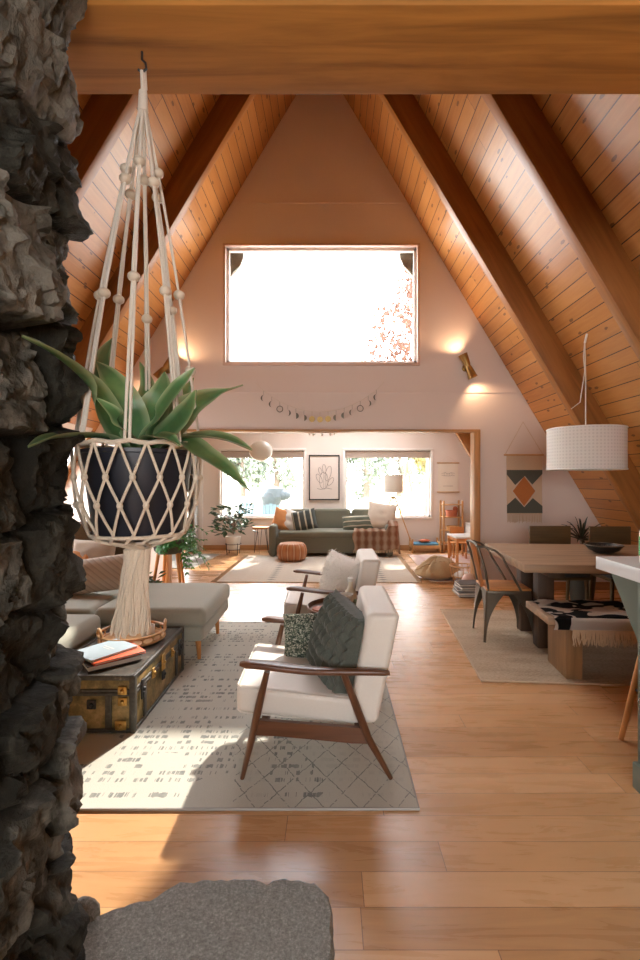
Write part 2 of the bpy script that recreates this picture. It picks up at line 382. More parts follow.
def sheet(bm, fn, nu, nv, th=0.0):
    g = [[bm.verts.new(fn(i/nu, j/nv)) for j in range(nv+1)] for i in range(nu+1)]
    fs = [bm.faces.new((g[i][j], g[i+1][j], g[i+1][j+1], g[i][j+1])) for i in range(nu) for j in range(nv)]
    if th: bmesh.ops.solidify(bm, geom=fs, thickness=th)
def obj(name, bm, mat, parent=None, loc=None, rot=None, ang=38, smooth=True, wn=False):
    bmesh.ops.recalc_face_normals(bm, faces=bm.faces)
    me = bpy.data.meshes.new(name); bm.to_mesh(me); bm.free()
    for m in (mat if isinstance(mat, (list, tuple)) else [mat]): me.materials.append(M[m])
    if smooth:
        me.polygons.foreach_set('use_smooth', [True]*len(me.polygons)); me.set_sharp_from_angle(angle=math.radians(ang))
    o = bpy.data.objects.new(name, me); C.objects.link(o)
    if parent: o.parent = parent
    if loc is not None: o.location = loc
    if rot is not None: o.rotation_euler = rot
    if wn:
        w = o.modifiers.new('wn', 'WEIGHTED_NORMAL'); w.keep_sharp = True
    return o
def tag(o, label, cat, group=None, kind=None):
    o['label'] = label; o['category'] = cat
    if group: o['group'] = group
    if kind: o['kind'] = kind
    return o
def thing(name, label, cat, loc=(0,0,0), rz=0.0, group=None):
    o = bpy.data.objects.new(name, None); C.objects.link(o); o.location = loc; o.rotation_euler = (0,0,rz); o.empty_display_size = .1
    return tag(o, label, cat, group)
def copy_tree(o, parent=None):
    c = o.copy(); C.objects.link(c)
    if parent: c.parent = parent
    for ch in list(o.children): copy_tree(ch, c)
    return c
def struct(name, bm, mat, **k):
    o = obj(name, bm, mat, **k)
    if not o.parent: o['kind'] = 'structure'
    return o
# ------------------------------------------------------------------ setting
GD = 6.0; BD = 9.4
bm = new(); box(bm, (0, 3.4, -0.06), (9.2, 12.2, 0.12)); struct('floor', bm, 'floor_boards')
def slab(name, side, y0, y1, s0, s1, mat='ceiling_boards', th=0.14, hole=None):
    dn = Vector((side*CS, 0, -SN)); ex = Vector((0,1,0)); z = ex.cross(dn)
    out = Vector((side*SN, 0, CS)); sg = 1 if z.dot(out) > 0 else -1
    bm = new()
    cells = []; cur = s0
    for q in (hole or []): cells += [(y0,y1,cur,q[2]), (y0,q[0],q[2],q[3]), (q[1],y1,q[2],q[3])]; cur = q[3]
    for a, b, c, d in cells+[(y0,y1,cur,s1)]:
        box(bm, ((a+b)/2, (c+d)/2, sg*th/2), (b-a, d-c, th))
    o = struct(name, bm, mat, smooth=False)
    R = Matrix((ex, dn, z)).transposed().to_4x4(); R.translation = Vector((XC, 0, APEX)); o.matrix_world = R
    for wi, (a, b, c, d) in enumerate(hole or []):
        f = .07; bm = new()
        for q, s in (((a+b)/2, c+f/2), (b-a, f)), (((a+b)/2, d-f/2), (b-a, f)), ((a+f/2, (c+d)/2), (f, d-c)), ((b-f/2, (c+d)/2), (f, d-c)), (((a+b)/2, (c+d)/2), (b-a, f*.8)): box(bm, (q[0], q[1], sg*th/2), (s[0], s[1], th+.03))
        w = struct(('added_window_6', 'window_8')[wi], bm, 'white_trim', smooth=False); w.matrix_world = R
        bm = new(); box(bm, ((a+b)/2, (c+d)/2, sg*th*.7), (b-a-.04, d-c-.04, .006)); obj('window_pane', bm, 'window_glass', w, smooth=False)
        l = bpy.data.lights.new('window_portal', 'AREA'); l.shape = 'RECTANGLE'; l.size = b-a; l.size_y = d-c; l.cycles.is_portal = True
        po = bpy.data.objects.new('window_portal', l); C.objects.link(po)
        po.matrix_world = R @ Matrix.Translation(((a+b)/2, (c+d)/2, sg*(th+.03)))
    return o
SL = (APEX+0.3)/SN; S27 = (APEX-2.72)/SN
WS = [(4.05, 5.88, (APEX-2.05)/SN, (APEX-.45)/SN)]  # low roof window, added out of view to bring in side daylight
slab('ceiling_left', -1, -2.7, 6.12, -0.08, SL, hole=WS); slab('ceiling_right', 1, -2.7, 6.12, -0.08, SL)
slab('ceiling_sunroom_left', -1, 6.12, 9.5, S27, SL); slab('ceiling_sunroom_right', 1, 6.12, 9.5, S27, SL)
SK = (-.95, 1.7, 8.25, 8.95); bm = new()  # skylight opening added out of view to brighten the sunroom
for a, b, c, d in ((-2.6, 2.35, 6.11, SK[2]), (-2.6, 2.35, SK[3], 9.6), (-2.6, SK[0], SK[2], SK[3]), (SK[1], 2.35, SK[2], SK[3])): box(bm, ((a+b)/2, (c+d)/2, 2.80), (b-a, d-c, .16))
struct('ceiling_sunroom', bm, 'wall_paint', smooth=False)
bm = new()
for a, b, c, d in ((SK[0], SK[1], SK[2], SK[2]+.05), (SK[0], SK[1], SK[3]-.05, SK[3]), (SK[0], SK[0]+.05, SK[2], SK[3]), (SK[1]-.05, SK[1], SK[2], SK[3]), (.43, .47, SK[2], SK[3])): box(bm, ((a+b)/2, (c+d)/2, 2.83), (b-a, d-c, .14))
w7 = struct('added_window_7', bm, 'white_trim', smooth=False); bm = new(); box(bm, ((SK[0]+SK[1])/2, (SK[2]+SK[3])/2, 2.85), (SK[1]-SK[0]-.04, SK[3]-SK[2]-.04, .006)); obj('window_pane', bm, 'window_glass', w7, smooth=False)
l = bpy.data.lights.new('window_portal', 'AREA'); l.shape = 'RECTANGLE'; l.size = SK[1]-SK[0]; l.size_y = SK[3]-SK[2]; l.cycles.is_portal = True
po = bpy.data.objects.new('window_portal', l); C.objects.link(po); po.location = ((SK[0]+SK[1])/2, (SK[2]+SK[3])/2, 2.92)
bm = new(); box(bm, (XC, -0.72, 2.93), (4.75, 3.84, 0.14)); struct('ceiling_loft', bm, 'dark_table_wood', smooth=False)

def gable(name, y, th, holes, zmax, mat, xe=0.0):
    bm = new(); xs = sorted({-4.9, 4.7, XC} | {h[i] for h in holes for i in (0, 1)}); zs = sorted({0, zmax} | {h[i] for h in holes for i in (2, 3)})
    for a, b in zip(xs, xs[1:]):
        for c, d in zip(zs, zs[1:]):
            if any(h[0] <= a+1e-4 and b <= h[1]+1e-4 and h[2] <= c+1e-4 and d <= h[3]+1e-4 for h in holes): continue
            bm.faces.new([bm.verts.new((x, y, z)) for x, z in ((a,c),(b,c),(b,d),(a,d))])
    bmesh.ops.remove_doubles(bm, verts=bm.verts, dist=1e-5)
    for s in (-1, 1):
        bmesh.ops.bisect_plane(bm, geom=bm.verts[:]+bm.edges[:]+bm.faces[:], plane_co=(XC, 0, APEX+xe), plane_no=(s*SN, 0, CS), clear_outer=True)
    r = bmesh.ops.extrude_face_region(bm, geom=bm.faces[:])
    for v in r['geom']:
        if isinstance(v, bmesh.types.BMVert): v.co.y += th
    return struct(name, bm, mat, smooth=False)
W1 = (-1.328, 1.111, 2.894, 4.375); OP = (-2.10, 1.91, 0.0, 2.04)
gable('wall_gable', GD, 0.12, [W1, OP], APEX+.2, 'wall_paint', 0.05)
W2 = (-2.19, -0.52, 0.66, 1.99); W3 = (0.30, 2.01, 0.66, 1.99); W4 = (-2.99, -2.76, 0.1, 1.93)
gable('wall_sunroom', BD, 0.12, [W2, W3, W4], 2.75, 'wall_paint', 0.05)
WK = (-1.6, 1.5, 0.9, 2.25); gable('wall_kitchen', -2.72, 0.12, [WK], APEX+.2, 'wall_paint', 0.05)  # rear window opening added behind the camera for fill daylight
for nm, z in (('trim_1', 4.94), ('trim_2', 2.52)):
    hw = (APEX-z)/TAN; bm = new(); box(bm, (XC, GD-0.004, z), (2*hw-.02, 0.008, 0.016)); struct(nm, bm, 'wall_paint')

def window(name, W, y, fw=0.06, fd=0.05, matf='white_trim', glass=True, yo=0.12):
    x0, x1, z0, z1 = W; bm = new(); yc = y-fd/2+0.01
    box(bm, ((x0+x1)/2, yc, z1+fw/2), (x1-x0+2*fw, fd, fw), bev=.004); box(bm, ((x0+x1)/2, yc, z0-fw/2), (x1-x0+2*fw, fd, fw), bev=.004)
    for x in (x0-fw/2, x1+fw/2): box(bm, (x, yc, (z0+z1)/2), (fw, fd, z1-z0), bev=.004)
    o = struct(name, bm, matf)
    bm = new(); s = .035; yy = y+yo/2
    box(bm, ((x0+x1)/2, yy, z1-s/2), (x1-x0, .06, s)); box(bm, ((x0+x1)/2, yy, z0+s/2), (x1-x0, .06, s))
    for x in (x0+s/2, x1-s/2): box(bm, (x, yy, (z0+z1)/2), (s, .06, z1-z0))
    obj('window_frame', bm, 'white_trim', o)
    bm = new(); box(bm, ((x0+x1)/2, yy, (z0+z1)/2), (x1-x0-.02, .006, z1-z0-.02)); obj('window_pane', bm, 'window_glass', o, smooth=False)
    return o
window('window_1', W1, GD, 0.035, 0.045, 'pink_trim')
for nm, W in (('window_2', W2), ('window_3', W3)):
    o = window(nm, W, BD, 0.045, 0.03)
    bm = new(); box(bm, ((W[0]+W[1])/2, BD+.03, W[3]-.075), (W[1]-W[0]-.02, .02, .14)); tube(bm, [(W[0]+.02, BD+.03, W[3]-.03), (W[1]-.02, BD+.03, W[3]-.03)], .025)
    obj('roller_blind', bm, 'blind_cloth', o)
window('window_4', W4, BD, 0.03, 0.03); window('added_window_5', WK, -2.6, 0.06, 0.05)
# wood header and jambs around the opening to the sunroom
bm = new(); box(bm, ((OP[0]+OP[1])/2, GD+.05, OP[3]-.012), (OP[1]-OP[0], 0.17, 0.03)); struct('trim_3', bm, 'trim_wood')
bm = new(); box(bm, (OP[1]-.04, GD+.05, 1.0), (0.08, 0.17, 2.03), bev=.004); struct('trim_4', bm, 'trim_wood_z')
bm = new(); box(bm, (OP[0]+.02, GD+.05, 1.0), (0.04, 0.17, 2.03), bev=.004); struct('trim_5', bm, 'trim_wood_z')
bm = new(); box(bm, (XC, BD-.01, .05), (7.7, .02, .1)); struct('baseboard_sunroom', bm, 'trim_wood')
bm = new(); box(bm, (2.98, GD-.01, .05), (2.1, .02, .1)); struct('baseboard_gable', bm, 'trim_wood')
bm = new(); box(bm, (-3.1, GD-.01, .05), (1.9, .02, .1)); struct('baseboard_gable_left', bm, 'trim_wood')
bm = new(); box(bm, (-2.58, BD-.03, 1.2), (.09, .06, 2.4), bev=.005); struct('trim_6', bm, 'white_trim')

# rafters
def rafter(y, side, d, w, label, s1=None, s0=0.16, group=None):
    dn = Vector((side*CS, 0, -SN)); ex = Vector((0,1,0)); z = ex.cross(dn); out = Vector((side*SN, 0, CS)); sg = 1 if z.dot(out) > 0 else -1
    s1 = s1 or APEX/SN
    bm = new(); box(bm, (0, (s0+s1)/2, -sg*(d/2-.005)), (w, s1-s0, d+.01), bev=.006)
    o = obj('rafter', bm, 'rafter_wood')
    R = Matrix((ex, dn, z)).transposed().to_4x4(); R.translation = Vector((XC, y, APEX)); o.matrix_world = R
    tag(o, label, 'rafter', group)
    return o
rafter(4.71, 1, .25, .10, 'brown rafter on the dining side slope beside the gable wall')
rafter(4.71, -1, .25, .10, 'brown rafter on the slope above the hanging planter, beside the gable wall')
rafter(3.43, 1, .25, .10, 'brown rafter on the dining side slope, the second one out from the gable wall')
rafter(3.43, -1, .25, .10, 'brown rafter beside the stone chimney, second one out from the gable wall')
rafter(8.6, 1, .25, .10, 'sloping wood rafter in the sunroom above the hanging poster and toy shelf', s0=S27+.2)
# front tie beam
bm = new(); box(bm, (0.78, 1.308, 2.722), (3.22, 0.274, 0.276), bev=.004); o = obj('ceiling_beam', bm, 'beam_wood')
tag(o, 'wide orange brown wooden beam crossing overhead with the macrame planter hooked on it', 'beam')

# ------------------------------------------------------------------ stone chimney
def chimney():
    rnd = random.Random(11); X0 = -0.682; D1 = 1.21; rc = 0.09
    segs = []; s = 0
    def path(s):
        a = D1-rc+0.35
        if s < a: return Vector((X0, -0.35+s)), Vector((1, 0))
        s -= a
        if s < rc*PI/2:
            t = s/rc; return Vector((X0-rc+rc*math.cos(t), D1-rc+rc*math.sin(t))), Vector((math.cos(t), math.sin(t)))
        s -= rc*PI/2
        return Vector((X0-rc-s, D1)), Vector((0, 1))
    Ltot = D1-rc+.35+rc*PI/2+0.95
    seeds = []; z = -.1; r = 0
    while z < 3.0:
        h = rnd.uniform(.13, .27); x = -0.2 + rnd.uniform(-.2, 0)
        while x < Ltot+.3:
            w = rnd.uniform(.16, .40); seeds.append((x+w/2, z+h/2+rnd.uniform(-.03, .03), w, h, rnd.uniform(0.0, 1.0)**1.2, rnd.uniform(-.35, .35), rnd.uniform(-.4, .5), rnd.uniform(-.5, .5), rnd.random())); x += w
        z += h
    step = 0.0085; nu = int(Ltot/step); nv = int(2.86/step)
    bm = new(); tone = bm.verts.layers.float.new('tone'); grid = []
    for i in range(nu+1):
        s = i*step; p, n = path(s); col = []
        near = [q for q in seeds if abs(q[0]-s) < .75]
        for j in range(nv+1):
            zz = j*step
            w1 = noise.noise(Vector((s*3.5, zz*3.5, 1.7)))*.06; w2 = noise.noise(Vector((s*3.5, zz*3.5, 9.1)))*.06
            ss = s+w1; z2 = zz+w2 - .18*(s-.8)
            b1 = b2 = 9; k = None
            for q in near:
                dz = z2-q[1]
                if abs(dz) > .5: continue
                dx = ss-q[0]+dz*q[5]
                d = (abs(dx/(q[2]*.5))**3.2+abs(dz/(q[3]*.5))**3.2)**(1/3.2)
                d *= 1+.12*noise.noise(Vector((s*11+q[8]*30, zz*11, 4)))
                if d < b1: b2 = b1; b1 = d; k = q
                elif d < b2: b2 = d
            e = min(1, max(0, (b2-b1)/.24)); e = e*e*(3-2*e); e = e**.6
            rg = noise.noise(Vector((s*9, zz*9, 3)))*.020 + (abs(noise.noise(Vector((s*20+zz*6, zz*9, 5))))-.2)*.034 + (abs(noise.noise(Vector((s*44, zz*24, 8))))-.2)*.018 + noise.noise(Vector((s*80, zz*60, 8)))*.005
            vp = Vector((s*8+k[8]*7, (zz+.25*s)*8, k[8]*11)); d0, pp = noise.voronoi(vp); q0 = pp[0]
            tx_ = noise.noise(q0*5.3)*1.0; tz_ = noise.noise(q0*5.3+Vector((9,3,1)))*1.0; c0 = noise.noise(q0*3.1+Vector((1,7,2)))
            vp2 = Vector((s*24, (zz-.3*s)*20, k[8]*11)); d1, p2 = noise.voronoi(vp2); q1 = p2[0]
            facet = ((vp.x-q0.x)*tx_+(vp.y-q0.y)*tz_)*.050 + c0*.035 + ((vp2.x-q1.x)*noise.noise(q1*4.1)+(vp2.y-q1.y)*noise.noise(q1*4.1+Vector((5,5,5))))*.020
            fac = 1-abs(noise.noise(Vector((s*6+k[8]*9, zz*5+s*2, k[8]*20))))*3.2
            hgt = e*(.02+.055*k[4]+ (ss-k[0])*k[7]*.16 + (z2-k[1])*k[6]*.5 + fac*.012 + facet) + rg*(.35+.65*e)
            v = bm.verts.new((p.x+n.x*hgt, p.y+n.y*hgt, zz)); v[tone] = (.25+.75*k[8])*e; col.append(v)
        grid.append(col)
    for i in range(nu):
        for j in range(nv): bm.faces.new((grid[i][j], grid[i+1][j], grid[i+1][j+1], grid[i][j+1]))
    # closing faces behind
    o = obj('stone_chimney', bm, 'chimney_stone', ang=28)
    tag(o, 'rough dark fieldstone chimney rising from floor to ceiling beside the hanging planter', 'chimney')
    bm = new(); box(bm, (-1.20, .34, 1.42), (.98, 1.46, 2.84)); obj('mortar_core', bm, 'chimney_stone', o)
chimney()
# hearth slab
def hearth():
    rnd = random.Random(3); pts = [(-.97, .62)]
    edge = [(-.97, 1.24), (-.84, 1.30), (-.76, 1.36), (-.70, 1.385), (-.66, 1.405), (-.60, 1.435), (-.565, 1.435), (-.53, 1.47), (-.49, 1.50), (-.40, 1.512), (-.27, 1.517), (-.2, 1.50), (-.185, 1.512), (-.10, 1.515), (-.04, 1.50), (-.008, 1.46), (.006, 1.40), (.01, 1.28), (.004, 1.1), (.012, .9), (.0, .62)]
    fine = []
    for a, b in zip(edge, edge[1:]):
        L = math.dist(a, b); k = max(1, int(L/.02))
        for i in range(k):
            t = i/k; fine.append((a[0]+(b[0]-a[0])*t+rnd.uniform(-.004, .004), a[1]+(b[1]-a[1])*t+rnd.uniform(-.004, .004)))
    fine.append(edge[-1]); poly = [(-.97, .62)]+fine
    bm = new(); n = len(poly); cx, cy = -.45, 1.0
    rings = []
    for z, k in ((0.0, .985), (.035, 1.0), (.075, .998), (.088, .985)):
        rings.append([bm.verts.new((cx+(x-cx)*k+rnd.uniform(-.003, .003), .035+cy+(y-cy)*k+rnd.uniform(-.003, .003), z)) for x, y in poly])
    for a, b in zip(rings, rings[1:]):
        for i in range(n): bm.faces.new((a[i], a[(i+1)%n], b[(i+1)%n], b[i]))
    bm.faces.new(rings[-1]); bm.faces.new(rings[0][::-1])
    o = obj('hearth_slab', bm, 'hearth_stone', ang=30); tag(o, 'flat speckled grey hearth slab with chipped edges on the floor at the chimney foot', 'hearth')
    bm = new(); sphere(bm, (-.80, 1.39, .05), .055, 10, 8, (1.0, .8, 1.5))
    for v in bm.verts: v.co += Vector((1,1,1))*noise.noise(v.co*18)*.02
    o = obj('stone_chip', bm, 'hearth_stone', loc=(.05, .02, 0)); tag(o, 'small upright broken stone between the hearth slab and the chimney', 'stone')
hearth()

# ------------------------------------------------------------------ outdoors
bm = new(); sheet(bm, lambda u, v: Vector(((u-.5)*160, 9.6+v*90, -.35+noise.noise(Vector((u*9, v*9, 0)))*.1 + (v**3)*1.2)), 40, 40); struct('ground', bm, 'dry_ground')
def leaves(bm, c, r, n, size, rnd, sc=(1,1,1)):
    blobs = [(Vector((rnd.gauss(0, .45)*r*sc[0], rnd.gauss(0, .45)*r*sc[1], rnd.uniform(-.75, .75)*r*sc[2])), rnd.uniform(.28, .5)*r) for _ in range(12)]
    for _ in range(n):
        b, br = rnd.choice(blobs); d = Vector((rnd.gauss(0,1), rnd.gauss(0,1), rnd.gauss(0,1))).normalized()*br*rnd.uniform(.55, 1)
        p = Vector(c)+b+d; m = Euler((rnd.uniform(0, 6), rnd.uniform(0, 6), rnd.uniform(0, 6))).to_matrix(); s = size*rnd.uniform(.6, 1.3)
        vs = [bm.verts.new(p+m@Vector(q)*s) for q in ((-.5,0,0),(0,-.28,.06),(.5,0,0),(0,.28,.06))]
        bm.faces.new(vs)
def tree(x, y, h, r, mat, label, n, size, group=None, name='tree', sc=(1,1,1.2), seed=1, zb=-.4):
    rnd = random.Random(seed); t = thing(name, label, 'tree', (x, y, zb), 0, group)
    bm = new(); tube(bm, [(0,0,0), (.05*r, 0, h*.3), (-.04*r, .03, h*.6), (.02, 0, h*.92)], [.09*r+.02, .07*r+.015, .04*r+.01, .01], 8)
    for k in range(7):
        a = k*2.4; z = h*(.35+.07*k); tube(bm, [(0,0,z), (math.cos(a)*r*.4, math.sin(a)*r*.4, z+h*.08), (math.cos(a)*r*.75, math.sin(a)*r*.75, z+h*.2)], [.03*r+.01, .02*r+.006, .004], 6)
    obj('trunk', bm, 'bark', t)
    bm = new(); leaves(bm, (0,0,h*.66), r, n, size, rnd, sc); obj('foliage', bm, mat, t, smooth=False)
    return t
lab = 'pale green round-crowned tree in the distant tree line beyond the field'
rnd = random.Random(5)
for k in range(12):
    x = -16+k*3.1+rnd.uniform(-.6, .6); tree(x, 37+rnd.uniform(-2, 3), rnd.uniform(4.6, 6.4), rnd.uniform(2.0, 2.8), 'pale_green_leaf', lab, 1500, .42, 'trees of the distant tree line', seed=k+10, zb=.1)
tree(2.62, 12.6, 8.4, 1.55, 'autumn_leaf', 'tall tree with reddish leaves outside, seen in the upper window corner', 4200, .14, sc=(1,1,2.0), seed=3)
tree(3.35, 13.6, 3.4, 1.15, 'yellow_leaf', 'yellow leaved bushy tree outside the sunroom window beside the swing frame', 1800, .16, sc=(1,1,1.1), seed=4)
def adirondack(x, y, rz, label):
    t = thing('garden_chair', label, 'chair', (x, y, -.35), rz, 'blue garden chairs on the lawn')
    bm = new()
    for k in range(5): box(bm, (-.22+.11*k, .22, .62), (.095, .02, .75+.06*(2-abs(k-2))), Euler((-.35, 0, 0)))
    obj('backrest', bm, 'outdoor_blue', t)
    bm = new()
    for k in range(5): box(bm, (0, -.25+.1*k, .36-.025*k), (.56, .085, .02))
    obj('seat', bm, 'outdoor_blue', t)
    for s in (-1, 1):
        bm = new(); box(bm, (s*.33, -.05, .58), (.13, .65, .022)); obj('armrest', bm, 'outdoor_blue', t)
        bm = new(); box(bm, (s*.29, -.3, .29), (.03, .09, .58)); obj('leg', bm, 'outdoor_blue', t)
        bm = new(); box(bm, (s*.29, .28, .2), (.03, .09, .42), Euler((.5,0,0))); obj('leg', bm, 'outdoor_blue', t)
adirondack(-1.70, 14.0, .3, 'pale blue slatted garden chair outside, nearer the picture frame')
adirondack(-2.75, 14.8, -.2, 'pale blue slatted garden chair outside, nearer the covered grill')
t = thing('covered_grill', 'grey blue covered garden grill standing on the lawn outside', 'grill', (-2.35, 17.0, -.35))
bm = new(); lathe(bm, [(0, 0), (.30, 0), (.27, .6), (.34, .95), (.42, 1.15), (.30, 1.45), (0, 1.52)], 18)
for v in bm.verts: v.co.x += v.co.z*.25; v.co += Vector((1,1,0))*noise.noise(v.co*4)*.06
obj('cover', bm, 'outdoor_grey', t); bm = new(); sphere(bm, (.62, 0, 1.2), .28, 14, 10, (1.2, 1, .7)); obj('lid', bm, 'outdoor_grey', t)
t = thing('swing_frame', 'wooden swing set frame with slanted poles on the lawn outside', 'swing set', (0,0,0))
def pole(a, b, r=.045, nm='pole', mat='oak', par=t):
    bm = new(); tube(bm, [a, b], r, 8); obj(nm, bm, mat, par)
A = Q(407, 462, 15); 
pole(Q(398, 530, 15), A); pole(Q(418, 530, 15), A); pole(Q(404, 524, 17), Q(410, 462, 17)); pole(Q(424, 528, 17), Q(410, 462, 17))
pole(A, Q(410, 462, 17)); bm = new(); box(bm, Q(412, 516, 16), (.5, .2, .04)); obj('swing_seat', bm, 'oak', t)
for x in (409, 415):
    bm = new(); tube(bm, [Q(x, 463, 16), Q(x, 516, 16)], .012, 6); obj('rope', bm, 'cord_white', t)
# roof tails outside the big window
for s, lb in ((-1, 'curved dark roof bracket outside the big window, on its sofa side corner'), (1, 'curved dark roof bracket outside the big window, on its dining side corner')):
    bm = new(); x0 = W1[0]-.05 if s < 0 else W1[1]+.05
    poly = [(0, .12), (.26, .12), (.245, .0), (.20, -.10), (.12, -.18), (.06, -.28), (.04, -.45), (0, -.5)]
    prism(bm, poly, 0, .06, lambda u, v, w: Vector((x0-s*u, GD+.14+w, 4.30+v))); o = obj('roof_bracket', bm, 'gun_metal'); tag(o, lb, 'bracket')
# ------------------------------------------------------------------ rugs
def rug(name, mat, corners, label, th=.012, fringe=None, z=0.0):
    # corners: near-left, near-right, far-right, far-left in the plan
    a, b, c, d = [Vector((*p, 0)) for p in corners]; o0 = (a+b+c+d)/4; ang = math.atan2((b-a).y, (b-a).x)
    Ri = Matrix.Rotation(-ang, 4, 'Z'); L = [Ri@(p-o0) for p in (a,b,c,d)]
    t = bm = new(); n = 40
    def fn(u, v):
        p = L[0].lerp(L[1], u).lerp(L[3].lerp(L[2], u), v)
        q = Vector((p.x, p.y, th)); e = min(u, 1-u, v, 1-v)
        q.x += noise.noise(Vector((v*7, 2, u*2)))*.008; q.y += noise.noise(Vector((u*7, 5, v*2)))*.006
        return q
    sheet(bm, fn, n, n)
    r = bmesh.ops.extrude_face_region(bm, geom=bm.faces[:])
    for g in r['geom']:
        if isinstance(g, bmesh.types.BMVert): g.co.z = 0.001
    o = obj('area_rug', bm, mat, loc=(o0.x, o0.y, z), rot=(0,0,ang)); tag(o, label, 'rug')
    bm = new(); loop = []
    for p, q in zip(L, L[1:]+L[:1]):
        for k in range(12): loop.append(p.lerp(q, k/12)+Vector((0,0,th*.6)))
    loop.append(loop[0].copy()); tube(bm, loop, .0065, 6, caps=False)
    obj('binding', bm, 'felt_grey' if mat == 'main_rug' else 'fringe_cloth', o)
    if fringe:
        rr = random.Random(2)
        for (p, q, sg) in ((L[0], L[3], -1), (L[1], L[2], 1)):
            bm = new()
            k = int((q-p).length/.03)
            for i in range(k):
                m = p.lerp(q, (i+.5)/k); e = m+Vector((sg*rr.uniform(.06, .09), rr.uniform(-.02, .02), 0))
                tube(bm, [m+Vector((0,0,th)), (m+e)/2+Vector((0,0,th)), e+Vector((0,0,.005))], .006, 4)
            obj('fringe', bm, fringe, o)
    return o
rug('main', 'main_rug', [(-2.30,1.985), (.376,1.99), (.384,4.60), (-2.30,4.60)], 'large cream rug with faint diamond and dash pattern under the white armchairs and trunk')
rug('sun', 'sunroom_rug', [(-1.55,6.42), (1.19,6.39), (1.22,8.66), (-1.50,8.66)], 'cream patterned rug in front of the green sofa in the sunroom', fringe='fringe_cloth')
rug('pink', 'pink_rug', [(1.38,6.45), (3.2,6.45), (3.1,8.75), (1.46,8.75)], 'pinkish patterned rug under the small children\'s table')
rug('blue', 'blue_rug', [(-3.3,7.4), (-2.15,7.4), (-2.05,8.85), (-3.1,8.85)], 'pale blue grey rug by the glazed strip in the sunroom, beyond the trailing plant')
rug('jute', 'jute', [(1.05,3.262), (3.55,3.08), (3.67,4.88), (1.19,5.06)], 'woven jute rug under the dining table and bench')

# ------------------------------------------------------------------ armchairs
def armchair(loc, label, arm_var=0):
    t = thing('armchair', label, 'armchair', loc, 0, 'white vinyl armchairs with walnut frames')
    W = .35
    for s in (-1, 1):
        y = s*W
        bm = new(); tube(bm, [(-.29,y,.505), (-.325,y,.36), (-.36,y,.2), (-.405,y,.012)], [.019,.025,.024,.014], 12, flat=.72); obj('leg', bm, 'walnut_z', t)
        bm = new(); tube(bm, [(.06,y,.50), (.115,y,.36), (.175,y,.2), (.281,y,.012)], [.021,.026,.025,.014], 12, flat=.72); obj('leg', bm, 'walnut_z', t)
        bm = new(); n = 22; ring = []
        for i in range(n+1):
            u = i/n; x = -.415+.69*u; z = .528-.03*u+.014*math.cos((u-.1)*6)*(1-u); wd = .030+.012*math.sin(PI*min(1, u*1.6))-.012*u; hh = .016-.003*u
            if i == 0: wd *= .55; hh *= .5
            if i == n: wd *= .7; hh *= .7
            ring.append([bm.verts.new((x, y+wd*math.copysign(abs(math.cos(q))**.6, math.cos(q)), z+hh*math.copysign(abs(math.sin(q))**.7, math.sin(q)))) for q in [2*PI*k/14 for k in range(14)]])
        for a, b in zip(ring, ring[1:]):
            for k in range(14): bm.faces.new((a[k], a[(k+1)%14], b[(k+1)%14], b[k]))
        bm.faces.new(ring[0]); bm.faces.new(ring[-1][::-1]); obj('armrest', bm, 'walnut', t)
        bm = new(); prism(bm, [(-.345,.285), (.165,.245), (.20,.175), (.10,.178), (-.25,.212), (-.365,.215)], y-.012, y+.012, lambda u, v, w: Vector((u, w, v))); obj('side_rail', bm, 'walnut', t)
    for x, z in ((-.31, .235), (.13, .215)): bm = new(); box(bm, (x, 0, z), (.03, .68, .05), bev=.004); obj('cross_rail', bm, 'walnut', t)
    # seat cushion, slopes to the back
    bm = new(); vs = box(bm, (-.145, 0, .318), (.60, .60, .125), bev=.028, seg=5)
    for v in vs: v.co.z += -(v.co.x+.145)*.11 + .010*(1-(v.co.y/.3)**2)*(1 if v.co.z > .32 else 0)
    o = obj('seat_cushion', bm, 'cream_vinyl', t, wn=True)
    bm = new()
    def zz(x): return -(x+.145)*.11
    for z in (.376, .260): 
        lp = [(-.442,-.27), (-.442,.27), (-.42,.297), (.13,.297), (.13,-.297), (-.42,-.297), (-.442,-.27)]; tube(bm, [(x, y, z+zz(x)) for x, y in lp], .004, 6)
    obj('piping', bm, 'cream_vinyl', o)
    bm = new(); vs = box(bm, (0, 0, .26), (.15, .62, .56), bev=.032, seg=5)
    for v in vs:
        k = (v.co.z+.02)/.56; v.co.x = v.co.x*(1+.12*(k-.5)) + .155 + .100*k; v.co.z = .235+ (v.co.z+.02)*.935 
    o = obj('back_cushion', bm, 'cream_vinyl', t, wn=True)
    return t
armchair((0, 2.52, .012), 'white vinyl armchair with walnut frame on the cream rug, holding the dark knit cushion')
armchair((.075, 4.03, .012), 'white vinyl armchair with walnut frame beyond the round side table, holding the fluffy white cushion')
# knit cushion
bm = new(); pillow(bm, .42, .43, .17, 84, .06)
for v in bm.verts:
    if abs(v.co.y) > .02:
        sx = v.co.x/.052; sz = v.co.z/.062; col = math.floor(sx); f = sx-col-.5
        h = (1-min(1, abs(f)*2)**2)*.55+.45*abs(math.sin(PI*(sz+abs(f)*.9)))
        v.co.y += math.copysign(.034*h, v.co.y)
o = obj('knit_cushion', bm, 'green_knit', loc=(.035, 2.43, .635), rot=(0,0,0)); 
o.rotation_mode = 'XYZ'; o.matrix_world = Matrix.Translation((.048, 2.44, .555)) @ Euler((0, math.radians(13), 0)).to_matrix().to_4x4() @ Euler((0,0,math.radians(-64))).to_matrix().to_4x4() @ Euler((math.radians(-4), math.radians(5), 0)).to_matrix().to_4x4()
tag(o, 'chunky dark green knit cushion leaning on the back of the armchair', 'cushion')
bm = new(); pillow(bm, .34, .26, .12, 30, .05)
